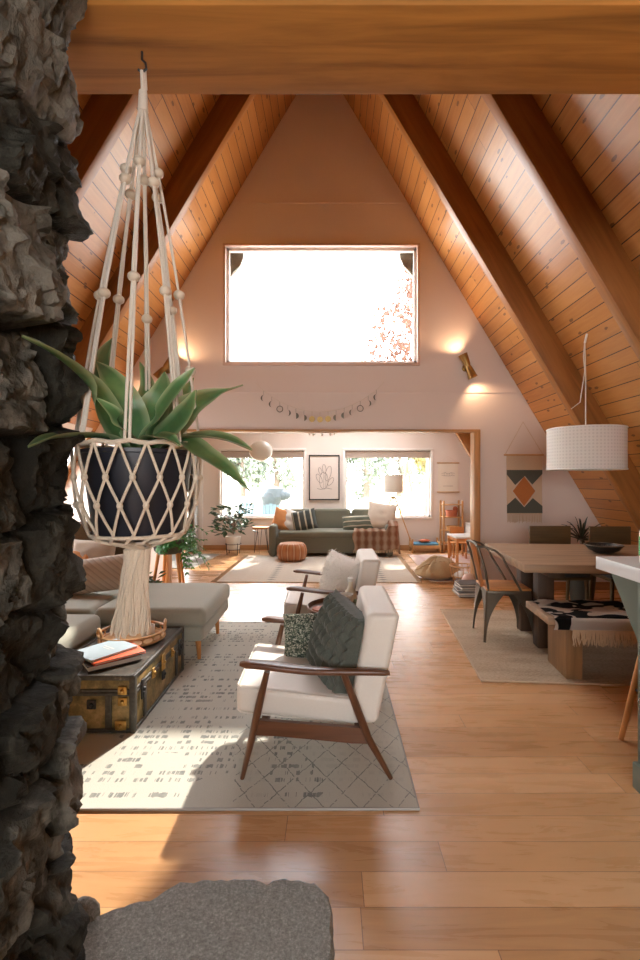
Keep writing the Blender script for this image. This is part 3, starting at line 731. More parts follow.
o = obj('tweed_cushion', bm, 'tweed', loc=(-.10, 2.72, .50), rot=(math.radians(-14), math.radians(0), math.radians(10))); tag(o, 'woven green and cream tweed cushion on the armchair behind the knit cushion', 'cushion')
# fluffy cushion on the further chair
bm = new(); pillow(bm, .40, .40, .18, 24, .05)
o = obj('fluffy_cushion', bm, 'fur'); o.matrix_world = Matrix.Translation((.085, 3.95, .575)) @ Euler((0, math.radians(14), 0)).to_matrix().to_4x4() @ Euler((0,0,math.radians(-52))).to_matrix().to_4x4()
tag(o, 'fluffy white fur cushion on the armchair beyond the side table', 'cushion')
bm = new(); rr = random.Random(4); src = o.data
for _ in range(5200):
    p = rr.choice(src.polygons); c = p.center+Vector((rr.uniform(-.01,.01), rr.uniform(-.004,.004), rr.uniform(-.01,.01))); nn = (p.normal+Vector((rr.uniform(-.8,.8), rr.uniform(-.3,.3), rr.uniform(-.9,.5)))).normalized()
    L = rr.uniform(.022, .042); s = nn.cross(Vector((rr.random(), rr.random(), rr.random()))).normalized()*.0022
    a, b, d, e = c-s, c+s, c+nn*L+Vector((0,0,-.01)), c+nn*L*.5
    bm.faces.new([bm.verts.new(q) for q in (a, b, d)])
obj('fur_pile', bm, 'fur', o, smooth=False)['kind'] = 'stuff'

# ------------------------------------------------------------------ side table and what stands on it
ST = Vector((.085, 3.27, 0))
t = thing('side_table', 'round walnut side table with raised rim between the two white armchairs', 'table', (ST.x, ST.y, .012))
bm = new(); lathe(bm, [(0,.475), (.225,.475), (.238,.482), (.245,.515), (.238,.517), (.228,.490), (0,.490)], 40); obj('table_top', bm, 'walnut', t)
for k in range(3):
    a = k*2*PI/3+.5; bm = new(); tube(bm, [(math.cos(a)*.10, math.sin(a)*.10, .475), (math.cos(a)*.19, math.sin(a)*.19, .0)], [.016, .010], 10); obj('leg', bm, 'walnut_z', t)
zt = .502
def on(name, prof, mat, dx, dy, label, cat, z=zt, n=20, group=None):
    bm = new(); lathe(bm, prof, n); o = obj(name, bm, mat, loc=(ST.x+dx, ST.y+dy, z)); tag(o, label, cat, group); return o
on('coaster', [(0,0),(.052,0),(.055,.006),(.052,.012),(0,.012)], 'toy_red', -.155, -.02, 'round red coaster near the rim of the walnut side table', 'coaster')
on('mug', [(0,0),(.036,0),(.04,.01),(.04,.085),(.036,.085),(.035,.012),(0,.012)], 'ceramic_white', -.03, .02, 'white mug on the walnut side table, closest to the red coaster', 'mug')
bm = new(); lathe(bm, [(0,0),(.05,0),(.055,.02),(.055,.12),(.05,.12),(.048,.02),(0,.02)], 20); o = obj('candle_jar', bm, 'ceramic_white', loc=(ST.x+.02, ST.y-.06, zt)); tag(o, 'wide cream candle jar on the walnut side table', 'candle')
bm = new(); lathe(bm, [(0,.02),(.046,.02),(.046,.1),(0,.1)], 20); obj('wax', bm, 'wax', o)
t2 = thing('bottle', 'small pale glass bottle with a narrow neck on the walnut side table', 'bottle', (ST.x+.06, ST.y+.06, zt))
bm = new(); lathe(bm, [(0,0),(.04,0),(.044,.02),(.044,.10),(.018,.14),(.016,.18),(0,.18)], 20); obj('bottle_body', bm, 'wax', t2)
bm = new(); lathe(bm, [(0,.18),(.021,.18),(.021,.205),(0,.205)], 16); obj('cap', bm, 'ceramic_white', t2)
on('green_cup', [(0,0),(.03,0),(.035,.075),(.031,.075),(.028,.01),(0,.01)], 'candle_green', .10, -.06, 'small green cup on the walnut side table', 'cup')

# ------------------------------------------------------------------ sectional sofa
t = thing('sectional_sofa', 'grey fabric sectional sofa with wooden peg legs beside the old trunk', 'sofa', (0,0,0))
def rb(par, nm, c, s, mat, bev=.03, rot=None, puff=0.0, seg=4):
    bm = new(); vs = box(bm, (0,0,0), s, bev=bev, seg=seg)
    if puff:
        bmesh.ops.subdivide_edges(bm, edges=[e for e in bm.edges if e.calc_length() > .12], cuts=5, use_grid_fill=True)
        for v in bm.verts:
            if v.co.z > 0: v.co.z += puff*(1-min(1, abs(2*v.co.x/s[0]))**2.5)*(1-min(1, abs(2*v.co.y/s[1]))**2.5)
    return obj(nm, bm, mat, par, loc=c, rot=rot, wn=True)
rb(t, 'sofa_base', (-1.875, 3.93, .255), (1.87, .89, .115), 'grey_fabric', .03)
rb(t, 'seat_cushion', (-1.34, 3.93, .375), (.83, .905, .145), 'grey_fabric', .045, puff=.012)
rb(t, 'seat_cushion', (-2.29, 3.93, .37), (1.04, .90, .14), 'grey_fabric', .045, puff=.012)
rb(t, 'sofa_base', (-2.26, 2.62, .255), (1.10, 1.72, .115), 'grey_fabric', .03)
rb(t, 'seat_cushion', (-2.10, 2.96, .36), (.90, .92, .145), 'grey_fabric', .05, puff=.02)
rb(t, 'seat_cushion', (-2.10, 2.09, .36), (.90, .80, .145), 'grey_fabric', .05, puff=.02)
rb(t, 'backrest', (-2.72, 2.62, .50), (.22, 1.72, .55), 'grey_fabric', .05)
rb(t, 'backrest', (-2.36, 4.49, .62), (1.20, .20, .76), 'brown_plush', .05)
for x, y in ((-1.03, 3.66), (-1.03, 4.26), (-2.7, 4.3), (-1.75, 1.85), (-2.7, 1.85)):
    bm = new(); tube(bm, [(x, y, .21), (x+(.015 if x > -1.5 else -.01), y-.01, .012)], [.026, .014], 12); obj('leg', bm, 'honey_wood_z', t)
bm = new(); pillow(bm, .86, .30, .17, 24, .03); o = obj('lumbar_cushion', bm, 'rib_cloth', loc=(-2.06, 3.93, .595), rot=(math.radians(-22), math.radians(-7), math.radians(3))); tag(o, 'long cream lumbar cushion with fine slanted lines on the grey sofa', 'cushion')
bm = new(); pillow(bm, .40, .38, .14, 20, .06); o = obj('throw_cushion', bm, 'beige_cloth', loc=(-2.13, 4.22, .68), rot=(math.radians(-18), 0, 0)); tag(o, 'beige cushion with a rust patch leaning on the brown plush sofa back', 'cushion')
bm = new(); pillow(bm, .20, .20, .06, 12, .06); oo = obj('rust_patch', bm, 'orange_cloth', o, loc=(-.08, -.045, -.02))

# ------------------------------------------------------------------ trunk, tray, books
tx0, tx1, ty0, ty1, th = -1.60, -1.07, 2.575, 3.44, .315
t = thing('steamer_trunk', 'old olive and brass steamer trunk used as a low table on the cream rug', 'trunk', ((tx0+tx1)/2, (ty0+ty1)/2, .012)); hw, hl = (tx1-tx0)/2, (ty1-ty0)/2
bm = new(); box(bm, (0,0,.11), (2*hw-.02, 2*hl-.02, .215), bev=.006); obj('trunk_body', bm, 'trunk_shell', t)
bm = new(); box(bm, (0,0,.265), (2*hw-.01, 2*hl-.01, .088), bev=.012, seg=3); obj('lid', bm, 'trunk_shell', t)
bm = new()
for sx in (-1, 1):
    for sy in (-1, 1): box(bm, (sx*(hw-.014), sy*(hl-.014), .155), (.034, .034, .31), bev=.006)
    for z in (.012, .212, .232, .302): box(bm, (sx*(hw-.010), 0, z), (.024, 2*hl, .020 if z != .302 else .030), bev=.007)
for sy in (-1, 1):
    for z in (.012, .212, .232, .302): box(bm, (0, sy*(hl-.010), z), (2*hw, .024, .020 if z != .302 else .030), bev=.007)
for z in (.10,): pass
obj('edge_binding', bm, 'trunk_edge', t)
bm = new(); box(bm, (0, 0, .3095), (2*hw-.05, 2*hl-.05, .006)); obj('lid_panel', bm, 'trunk_edge', t)
for y in (-.28, .28): bm = new(); box(bm, (hw-.004, y, .115), (.012, .035, .18), bev=.003); obj('strap', bm, 'trunk_edge', t)
for x in (-.12, .12): bm = new(); box(bm, (x, -hl+.003, .115), (.035, .012, .18), bev=.003); obj('strap', bm, 'trunk_edge', t)
def hw_plate(y, z, w, h, face='x', nm='latch', mat='trunk_brass'):
    bm = new()
    if face == 'x': c = (hw+.004, y, z); box(bm, c, (.010, w, h), bev=.003); sphere(bm, (hw+.011, y, z), .012, 10, 6); box(bm, (hw+.011, y, z-h*.3), (.008, w*.5, h*.3), bev=.002)
    else: c = (y, -hl-.004, z); box(bm, c, (w, .010, h), bev=.003); sphere(bm, (y, -hl-.011, z), .012, 10, 6); box(bm, (y, -hl-.011, z-h*.3), (w*.5, .008, h*.3), bev=.002)
    obj(nm, bm, mat, t)
hw_plate(0, .225, .055, .10, nm='lock'); hw_plate(-.17, .225, .035, .06); hw_plate(.17, .225, .035, .06); hw_plate(-.33, .20, .035, .11, nm='hasp', mat='black_metal'); hw_plate(.33, .20, .035, .11, nm='hasp', mat='black_metal')
hw_plate(0, .15, .04, .07, 'x', 'hasp', 'black_metal')
hw_plate(-.17, .215, .045, .085, 'y'); hw_plate(.20, .235, .05, .045, 'y', 'corner_plate'); hw_plate(.20, .175, .05, .045, 'y', 'corner_plate'); hw_plate(.03, .16, .05, .05, 'y', 'hasp', 'black_metal'); hw_plate(.19, .045, .06, .05, 'y', 'corner_plate'); hw_plate(-.2, .045, .06, .05, 'y', 'corner_plate')
ztr = .012+.3195
# rattan tray
t = thing('rattan_tray', 'round rattan tray with looped gallery and two handles on the trunk, under the macrame tassel', 'tray', (-1.33, 3.165, ztr)); R = .205
bm = new(); lathe(bm, [(0,0),(R-.005,0),(R-.005,.010),(0,.010)], 36); obj('tray_bottom', bm, 'rattan', t)
def ring(bm, R, z, r, n=40): tube(bm, [(R*math.cos(2*PI*i/n), R*math.sin(2*PI*i/n), z) for i in range(n+1)], r, 7, caps=False)
bm = new(); ring(bm, R, .010, .008); ring(bm, R+.004, .055, .008); obj('rim', bm, 'rattan', t)
bm = new()
for k in range(18):
    a0 = 2*PI*k/18; tube(bm, [((R+.002)*math.cos(a0+.30*math.cos(q)*.6), (R+.002)*math.sin(a0+.30*math.cos(q)*.6), .033+.021*math.sin(q)) for q in [2*PI*i/12 for i in range(13)]], .0045, 5, caps=False)
obj('loop_gallery', bm, 'rattan', t)
for a0 in (-2.45, .35):
    bm = new(); tube(bm, [((R+.004)*math.cos(a0+.22*math.cos(q)), (R+.004)*math.sin(a0+.22*math.cos(q)), .05+.055*math.sin(q)) for q in [PI*i/12 for i in range(13)]], .0095, 7); obj('handle', bm, 'rattan', t)
bm = new(); lathe(bm, [(0,0),(.04,0),(.043,.01),(.043,.075),(.038,.075),(.037,.01),(0,.01)], 20); o = obj('mug', bm, 'ceramic_white', loc=(-1.235, 3.19, ztr+.0105)); tag(o, 'white cup in the rattan tray on the trunk', 'cup')
def book(name, c, s, rz, mat, label, rx=0.0):
    t = thing(name, label, 'book', c, rz, 'books on the trunk'); t.rotation_euler.x = rx
    w, d, h = s; bm = new(); box(bm, (0,0,.002), (w, d, .004), bev=.001); box(bm, (0,0,h-.002), (w, d, .004), bev=.001); box(bm, (-w/2+.002, 0, h/2), (.005, d, h), bev=.001); obj('cover', bm, mat, t)
    bm = new(); box(bm, (.004, 0, h/2), (w-.014, d-.012, h-.008)); obj('pages', bm, 'page_white', t)
    return t
book('hardcover_book', (-1.305, 2.79, ztr), (.235, .30, .030), math.radians(-50), 'book_dark', 'thick dark book at the bottom of the stack on the trunk')
book('hardcover_book', (-1.285, 2.80, ztr+.030), (.22, .29, .014), math.radians(-46), 'book_red', 'thin orange red book in the middle of the stack on the trunk')
t = book('hardcover_book', (-1.35, 2.815, ztr+.044), (.23, .29, .014), math.radians(-34), 'book_blue', 'pale grey blue book on top of the stack on the trunk')
bm = new(); box(bm, (0,0,0), (.10, .006, .0006)); box(bm, (0,-.02,0), (.07, .004, .0006)); obj('title_print', bm, 'page_white', t, loc=(.0, .03, .0146))

# ------------------------------------------------------------------ hanging planter
HX, HY = Q(139, 445, 1.30).x, 1.30; G = 1.30/1.195
def hanger():
    rnd = random.Random(9); k = HY/F
    zr = EYE+34*k; za = EYE+384*k; zb = EYE-56*k; zn = EYE-66*k; zt0 = EYE-154*k
    ax = Q(143, 97, HY).x-HX
    t = thing('macrame_hanger', 'cream macrame plant hanger with wooden beads and long tassel hooked on the overhead beam', 'plant hanger', (HX, HY, 0))
    hz = 2.575; hx = Q(142, 60, HY).x-HX
    bm = new(); tube(bm, [(hx, .0, hz+.02), (hx, 0, hz-.012), (hx+.010, .0, hz-.022), (hx+.012, 0, hz-.038), (hx, .0, hz-.048), (hx-.010, .0, hz-.040)], .0035, 8); obj('hook', bm, 'black_metal', t)
    bm = new(); tube(bm, [(hx, 0, hz-.044), (hx+.002, .0, hz-.09), (ax, 0, za)], .0055, 7); tube(bm, [(hx+.004, .008, hz-.036), (hx+.008, .006, hz-.09), (ax, 0, za)], .005, 7)
    tube(bm, [(ax, 0, za+.012), (ax, 0, za-.045)], [.011, .014], 10); obj('hanging_loop', bm, 'cord_white', t)
    RR = .150*G; N = 8
    bm = new(); beads = []
    def path(a, off):
        ex, ey = RR*math.cos(a+off), RR*math.sin(a+off); pts = []
        for i in range(15):
            u = i/14; x = ax*(1-u)+ex*u; y = ey*u; z = za*(1-u)+zr*u
            b = math.sin(PI*u)*.010; pts.append(Vector((x+b*math.cos(a), y+b*math.sin(a), z)))
        return pts
    for j in range(N):
        a = 2*PI*j/N+.22
        for off in (-.035, .035):
            p = path(a, off); rs = [.0038+rnd.uniform(-.0004, .0006) for _ in p]; tube(bm, p, rs, 7)
        c = path(a, 0)
        for u in ((.215+.05*(j%2)), (.56+.02*(j%3)), ) + ((.78,) if j == 0 else ()):
            f = u*14; i = int(f); beads.append(c[i].lerp(c[i+1], f-i))
    obj('suspension_cords', bm, 'cord_white', t)
    for b in beads:
        bm = new(); sphere(bm, b, .016, 14, 10, (1, 1, .85)); obj('bead', bm, 'bead_wood', t)
    # net
    bm = new(); ringN = 16
    lev = [(zr, .150*G), (zr-.08*G, .149*G), (zr-.145*G, .141*G), (zb+.016, .118*G), (zb-.006, .098*G)]
    def pt(l, i): 
        z, r = lev[l]; a = 2*PI*(i+(.5 if l in (1, 3) else 0))/ringN+.1; return Vector((r*math.cos(a), r*math.sin(a), z))
    n = 48; tube(bm, [(.150*G*math.cos(2*PI*i/n), .150*G*math.sin(2*PI*i/n), zr+.003*math.sin(i*1.7)) for i in range(n+1)], .0062, 7, caps=False)
    tube(bm, [(.112*G*math.cos(2*PI*i/n), .112*G*math.sin(2*PI*i/n), zb+.008) for i in range(n+1)], .005, 7, caps=False)
    for l in range(3):
        for i in range(ringN):
            for dd in ((0, -1) if l % 2 == 0 else (0, 1)):
                a = pt(l, i); b = pt(l+1, (i+dd) % ringN)
                m = (a+b)/2; m.x *= 1.012; m.y *= 1.012; tube(bm, [a, m, b], .0036, 6)
            if l: sphere(bm, pt(l, i), .0085, 8, 6, (1, 1, 1.2))
    for i in range(ringN):
        a = pt(3, i); b = pt(4, i); c = Vector((.045*math.cos(2*PI*(i+1.5)/ringN), .045*math.sin(2*PI*(i+1.5)/ringN), zn+.004)); tube(bm, [a, b, c, Vector((.015, 0, zn-.01))], .0045, 6)
        c2 = Vector((.05*math.cos(2*PI*(i-1)/ringN), .05*math.sin(2*PI*(i-1)/ringN), zn+.012)); tube(bm, [a, b*1.0, c2], .004, 6)
    obj('net', bm, 'rope', t)
    # tassel
    bm = new(); tx = Q(131, 600, HY).x-HX
    tube(bm, [(.0, 0, zn+.012), (-.006, 0, zn-.012), (-.010, 0, zn-.03), (-.012, 0, zn-.06)], [.020, .030, .032, .028], 16)
    for q in range(150):
        a = rnd.uniform(0, 2*PI); r0 = .033*rnd.uniform(.75, 1.0); r1 = rnd.uniform(.012, .056)*rnd.uniform(.8, 1); b1 = a+rnd.uniform(-.5, .5); pts = []
        L = zt0+rnd.uniform(-.004, .02)
        for i in range(8):
            u = i/7; z = zn-.008-(zn-.008-L)*u; r = r0*(1-u)+r1*u; r *= (1-.12*math.sin(PI*min(1, u*1.5))); aa = a+(b1-a)*u+.12*math.sin(u*6+q)
            pts.append(Vector((tx*u*.9-.004+r*math.cos(aa)+.003*math.sin(u*8+q), r*math.sin(aa), z)))
        tube(bm, pts, [.0030]*7+[.0022], 5)
    obj('tassel', bm, 'rope', t)
hanger()
t = thing('potted_agave', 'large green agave-like plant in a black pot hanging in the macrame net', 'plant', (HX, HY, 0))
k = HY/F; zp1 = EYE+29*k; zp0 = EYE-54*k
bm = new(); lathe(bm, [(r*G, z) for r, z in [(0, zp0), (.100, zp0), (.106, zp0+.008), (.131, zp1-.012), (.137, zp1-.010), (.137, zp1), (.129, zp1), (.125, zp1-.03), (0, zp1-.03)]], 40); obj('pot', bm, 'black_plastic', t)
bm = new(); lathe(bm, [(.13, zp1-.028), (.06, zp1-.015), (0, zp1-.012)], 24); obj('soil', bm, 'soil', t)
def blade(pts, wmax, name='leaf', mat='agave_leaf', par=None, nrm=Vector((0,-.5,1)), cup=.25, prof=None, thick=.0022, twist=0.0, n=26, wave=0.0):
    # Catmull-Rom through pts
    P_ = [Vector(p) for p in pts]; P_ = [P_[0]*2-P_[1]]+P_+[P_[-1]*2-P_[-2]]; path = []; m = len(P_)-3
    for i in range(n+1):
        f = i/n*m; s = min(int(f), m-1); u = f-s; a, b, c, d = P_[s:s+4]
        path.append(.5*((2*b)+(c-a)*u+(2*a-5*b+4*c-d)*u*u+(-a+3*b-3*c+d)*u**3))
    bm = new(); ed = bm.verts.layers.float.new('edge'); prev = None
    for i, p in enumerate(path):
        u = i/n; tt = (path[min(i+1, n)]-path[max(i-1, 0)]).normalized(); s = tt.cross(nrm).normalized(); nn = s.cross(tt)
        if twist: q = Matrix.Rotation(twist*u, 3, tt); s = q@s; nn = q@nn
        w = wmax*(prof(u) if prof else (math.sin(PI*min(1, (u*.86+.14))**.9)**.8))/2; w = max(w, .0006)
        wv = wave*math.sin(u*23)*w
        row = []
        for k_, e in ((-1, 1), (-.93, .7), (-.5, 0), (0, 0), (.5, 0), (.93, .7), (1, 1)):
            v = bm.verts.new(p+s*w*k_+nn*(cup*w*abs(k_)**1.3+thick+wv*k_)); v[ed] = e*.75+.25*max(0, u-.8)*3; row.append(v)
        for k_, e in ((.6, 0), (0, 0), (-.6, 0)):
            v = bm.verts.new(p+s*w*k_+nn*(cup*w*abs(k_)**1.3-thick+wv*k_)); v[ed] = e; row.append(v)
        if prev:
            L_ = len(row)
            for j in range(L_): bm.faces.new((prev[j], prev[(j+1)%L_], row[(j+1)%L_], row[j]))
        else: bm.faces.new(row)
        prev = row
    bm.faces.new(prev[::-1]); return obj(name, bm, mat, par, ang=60)
def agave():
    def L(x, y, D): v = Q(x, y, D); return (v.x-HX, v.y-HY, v.z)
    b = (0, 0, zp1-.02); f = Vector((0, -.75, .65)); g = Vector((0, -1, .15))
    blade([b, L(118,432,1.25), L(88,385,1.13), L(55,355,.97), L(22,336,.855)], .078, par=t, nrm=Vector((.35,-.9,.6)), cup=.3)
    blade([b, L(112,440,1.24), L(80,437,1.15), L(52,438,1.02), L(28,447,.91)], .056, par=t, nrm=Vector((0,-.25,1)), cup=.35)
    blade([b, L(124,430,1.334), L(108,395,1.361), L(104,360,1.388), L(113,338,1.388)], 0.0810, par=t, nrm=g)
    blade([b, L(134,430,1.280), L(126,405,1.253), L(112,380,1.266), L(97,362,1.307)], 0.0891, par=t, nrm=Vector((.5,-1,.2)))
    blade([b, L(146,432,1.307), L(155,410,1.280), L(162,392,1.280), L(165,372,1.307)], 0.0945, par=t, nrm=g, cup=.2)
    blade([b, L(150,436,1.266), L(160,415,1.212), L(178,388,1.172), L(195,368,1.172)], 0.0621, par=t, nrm=Vector((.3,-.8,.7)), cup=.3)
    blade([b, L(160,440,1.253), L(178,424,1.172), L(190,408,1.131), L(196,390,1.104)], 0.0743, par=t, nrm=Vector((-.2,-1,.3)), cup=.25)
    blade([b, L(165,440,1.334), L(188,412,1.334), L(215,395,1.334), L(243,385,1.334)], 0.0972, par=t, nrm=Vector((0,-.9,.5)), cup=.3, prof=lambda u: math.sin(PI*min(1,(u*.8+.2)))**.8*(1 if u < .62 else max(.12, 1-(u-.62)*3.2)), wave=.12)
    blade([b, L(172,443,1.307), L(200,437,1.266), L(228,440,1.226), L(252,450,1.199)], 0.0675, par=t, nrm=Vector((0,-.35,1)), cup=.3)
    blade([b, L(180,442,1.253), L(204,456,1.172), L(228,472,1.131), L(250,491,1.091)], 0.0702, par=t, nrm=Vector((.25,-.5,1)), cup=.3, prof=lambda u: math.sin(PI*min(1,(u*.8+.2)))**.8*(1 if u < .75 else max(.15, 1-(u-.75)*3)))
    blade([b, L(150,438,1.199), L(165,438,1.118), L(172,440,1.104), L(180,446,1.104)], 0.0473, par=t, nrm=Vector((0,-.4,1)))
    blade([b, L(142,430,1.374), L(146,405,1.415), L(148,385,1.442), L(140,362,1.469)], 0.0702, par=t, nrm=g)
    blade([b, L(156,430,1.388), L(172,408,1.415), L(184,395,1.442), L(194,378,1.469)], 0.0607, par=t, nrm=g)
    blade([b, L(128,436,1.199), L(118,424,1.145), L(112,412,1.118), L(96,398,1.104)], 0.0540, par=t, nrm=Vector((.3,-.8,.7)))
agave()
# ------------------------------------------------------------------ sunroom: green sofa
RT = .012
t = thing('green_sofa', 'dark olive green sofa beneath the framed picture in the sunroom', 'sofa', (.02, 8.95, 0))
rb(t, 'sofa_base', (0, -.02, .22), (2.05, .82, .30), 'sofa_green', .03)
rb(t, 'seat_cushion', (0, -.08, .405), (1.92, .76, .12), 'sofa_green', .04, puff=.015)
for x, w in ((-.66, .60), (.02, .72), (.69, .58)): rb(t, 'back_cushion', (x, .21, .63), (w, .20, .42), 'sofa_green', .06, rot=(math.radians(-8), 0, 0))
rb(t, 'backrest', (0, .36, .42), (2.1, .14, .66), 'sofa_green', .04)
for s in (-1, 1): rb(t, 'armrest', (s*1.06, -.02, .30), (.14, .88, .58), 'sofa_green', .06)
def cush(name, w, h, d, mat, loc, rot, label, cat='cushion', group=None):
    bm = new(); pillow(bm, w, h, d, 20, .06); o = obj(name, bm, mat, loc=loc, rot=tuple(math.radians(a) for a in rot)); tag(o, label, cat, group); return o
cush('throw_cushion', .44, .42, .16, 'orange_cloth', (-.86, 8.86, .645), (-18, 14, 0), 'burnt orange cushion in the corner of the green sofa')
cush('throw_cushion', .42, .40, .12, 'white_cloth', (-.70, 8.84, .635), (-20, 18, 0), 'white cushion squeezed between the orange and the dark marked cushion')
cush('throw_cushion', .46, .40, .15, 'dark_mark', (-.48, 8.76, .65), (-22, -12, 0), 'dark green cushion with pale marks on the green sofa')
cush('lumbar_cushion', .58, .30, .14, 'green_stripe', (.52, 8.77, .60), (-20, -3, 0), 'striped green lumbar cushion on the green sofa')
cush('throw_cushion', .54, .52, .17, 'beige_cloth', (.96, 8.80, .72), (-16, 8, -8), 'large beige cushion standing in the sofa corner above the plaid throw')
def throw():
    bm = new()
    def fn(u, v):
        x = .42+.80*u; s = v*1.25; fold = .014*math.sin(u*38+v*3)+.01*math.sin(u*17)
        if s < .42: y, z = 8.86-s*.95, .485+fold*.6+ .02*math.sin(v*14)
        else: y, z = 8.448-.03-fold*.8, .49-(s-.42)*.42
        if u > .72: z += max(0, (.635-.49))*min(1, (u-.72)/.08) if s < .42 else .10*min(1, (u-.72)/.08)*(1-(s-.42)); 
        return Vector((x+.02*math.sin(v*9), y, z))
    sheet(bm, fn, 60, 40, .008); o = obj('throw_blanket', bm, 'plaid_throw'); tag(o, 'rust and cream plaid throw draped over the green sofa seat and arm', 'blanket')
    bm = new(); rr = random.Random(8)
    for i in range(50):
        p = fn(i/50, 1.0); tube(bm, [p, p+Vector((rr.uniform(-.01,.01), -.005, -.05))], .005, 4)
    obj('fringe', bm, 'fringe_cloth', o)
    bm = new()
    def f2(u, v): 
        fold = .025*math.sin(u*16+1); return Vector((1.14+.05*v+.075+fold*.6+.03*u, 8.50+.42*u, .64-.60*v+.01*math.sin(u*12)))
    sheet(bm, f2, 40, 20, .008); obj('blanket_end', bm, 'plaid_throw', o)
throw()
# pouf
bm = new(); lathe(bm, [(0,.0),(.19,.0),(.235,.03),(.258,.10),(.262,.17),(.245,.25),(.205,.295),(.05,.305),(0,.302)], 56)
for v in bm.verts:
    a = math.atan2(v.co.y, v.co.x); r = math.hypot(v.co.x, v.co.y)
    if r > .06: k = 1-.035*(1-abs(math.sin(a*7)))**3; v.co.x *= k; v.co.y *= k
o = obj('leather_pouf', bm, 'pouf_leather', loc=(-.66, 8.15, RT)); tag(o, 'round tan leather pouf with pale seams in front of the green sofa', 'pouf')
# stool
t = thing('stool', 'round wooden stool on black hairpin legs between the potted plant and green sofa', 'stool', (-1.32, 8.95, 0))
bm = new(); lathe(bm, [(0,.475),(.155,.475),(.162,.485),(.162,.505),(.155,.512),(0,.512)], 28); obj('seat', bm, 'honey_wood', t)
for k in range(3):
    a = k*2*PI/3+.5; bm = new(); ca, sa = math.cos(a), math.sin(a)
    tube(bm, [(ca*.10-sa*.04, sa*.10+ca*.04, .475), (ca*.155, sa*.155, .006), (ca*.10+sa*.04, sa*.10-ca*.04, .475)], .006, 6); obj('leg', bm, 'black_metal', t)
# potted plant on wire stand
def leafy(par, n, r, h0, h1, ls, mat, seed, nm='foliage', up=.3):
    rr = random.Random(seed); bm = new(); bs = new()
    for k in range(n):
        a = rr.uniform(0, 2*PI); q = rr.uniform(.2, 1)*r; z = rr.uniform(h0, h1); p = Vector((math.cos(a)*q, math.sin(a)*q, z))
        if k % 5 == 0: tube(bs, [(0,0,h0-.05), (p.x*.4, p.y*.4, (h0+z)/2+.03), tuple(p)], .004, 5)
        d = Vector((math.cos(a)+rr.uniform(-.6,.6), math.sin(a)+rr.uniform(-.6,.6), rr.uniform(-.6, .8))).normalized(); s = d.cross(Vector((rr.uniform(-.4,.4), rr.uniform(-.4,.4), 1))).normalized(); L = ls*rr.uniform(.7, 1.3); nn = s.cross(d)
        vs = [bm.verts.new(p), bm.verts.new(p+d*L*.5+s*L*.26+nn*.01), bm.verts.new(p+d*L), bm.verts.new(p+d*L*.5-s*L*.26+nn*.01), bm.verts.new(p+d*L*.5-nn*.012)]
        for i in range(4): bm.faces.new((vs[i], vs[(i+1)%4], vs[4]))
    obj('stems', bs, 'bark', par); return obj(nm, bm, mat, par, smooth=False)
t = thing('potted_plant', 'bushy green plant in a white pot on a wire stand by the sunroom window', 'plant', (-1.82, 8.84, 0))
bm = new(); lathe(bm, [(0,.10),(.115,.10),(.14,.34),(.130,.34),(.125,.30),(0,.30)], 28); obj('pot', bm, 'ceramic_white', t)
for k in range(4):
    a = k*PI/2+.78; bm = new(); tube(bm, [(math.cos(a)*.135, math.sin(a)*.135, .006), (math.cos(a)*.15, math.sin(a)*.15, .22)], .006, 6); obj('stand_leg', bm, 'black_metal', t)
bm = new(); ring(bm, .148, .2, .006, 28); ring(bm, .13, .098, .006, 28); obj('stand_ring', bm, 'black_metal', t)
leafy(t, 190, .36, .42, .92, .15, 'leaf_dark', 3)
# trailing plant on wooden stand
t = thing('trailing_plant', 'trailing green plant in a dark bowl planter on splayed wooden legs beyond the grey sofa', 'plant', (-1.79, 5.25, 0))
bm = new(); lathe(bm, [(0,.585),(.13,.585),(.165,.62),(.19,.755),(.180,.758),(.165,.73),(0,.73)], 32); obj('pot', bm, 'ceramic_dark', t)
bm = new(); lathe(bm, [(0,.735),(.168,.735)], 24); obj('soil', bm, 'soil', t)
for a in (-2.6, -.55, .9, 2.3):
    bm = new(); tube(bm, [(math.cos(a)*.12, math.sin(a)*.12, .60), (math.cos(a)*.21, math.sin(a)*.21, 0.003)], [.020, .014], 10); obj('leg', bm, 'honey_wood_z', t)
def fern():
    rr = random.Random(21); bm = new()
    for k in range(46):
        a = rr.uniform(-2.2, 1.2) if k % 3 else rr.uniform(0, 6.28); out = rr.uniform(.18, .46) if abs(a) < 1.3 else rr.uniform(.1, .24)
        drop = rr.uniform(-.12, .38)*(1 if abs(a) < 1.3 else .35); pts = []
        for i in range(9):
            u = i/8; pts.append(Vector((math.cos(a)*(.05+out*u), math.sin(a)*(.05+out*u), .74+.13*math.sin(PI*min(1, u*1.3))*(1 if i else 0)-drop*u*u)))
        tube(bm, pts, .0022, 4)
        for i in range(1, 9):
            d = (pts[i]-pts[i-1]).normalized(); s = d.cross(Vector((0,0,1))).normalized()
            for sg in (-1, 1):
                L = .075*math.sin(PI*(i/9.5))**.6; q = (d*.6+s*sg).normalized(); w = d*.012
                e = pts[i]+q*L+Vector((0,0,-.012)); m = pts[i]+q*L*.55+Vector((0,0,.006))
                bm.faces.new([bm.verts.new(x) for x in (pts[i]-w, m-w*1.2, e, m+w*1.2, pts[i]+w)])
    obj('fronds', bm, 'fern_green', t, smooth=False)
fern()
t = thing('floor_plant', 'small dark leafy plant in a low black pot on the floor behind the grey chaise', 'plant', (-2.0, 5.0, 0))
bm = new(); lathe(bm, [(0,0),(.09,0),(.12,.2),(.11,.2),(.1,.17),(0,.17)], 24); obj('pot', bm, 'black_metal', t); leafy(t, 60, .22, .22, .40, .11, 'leaf_dark', 13)
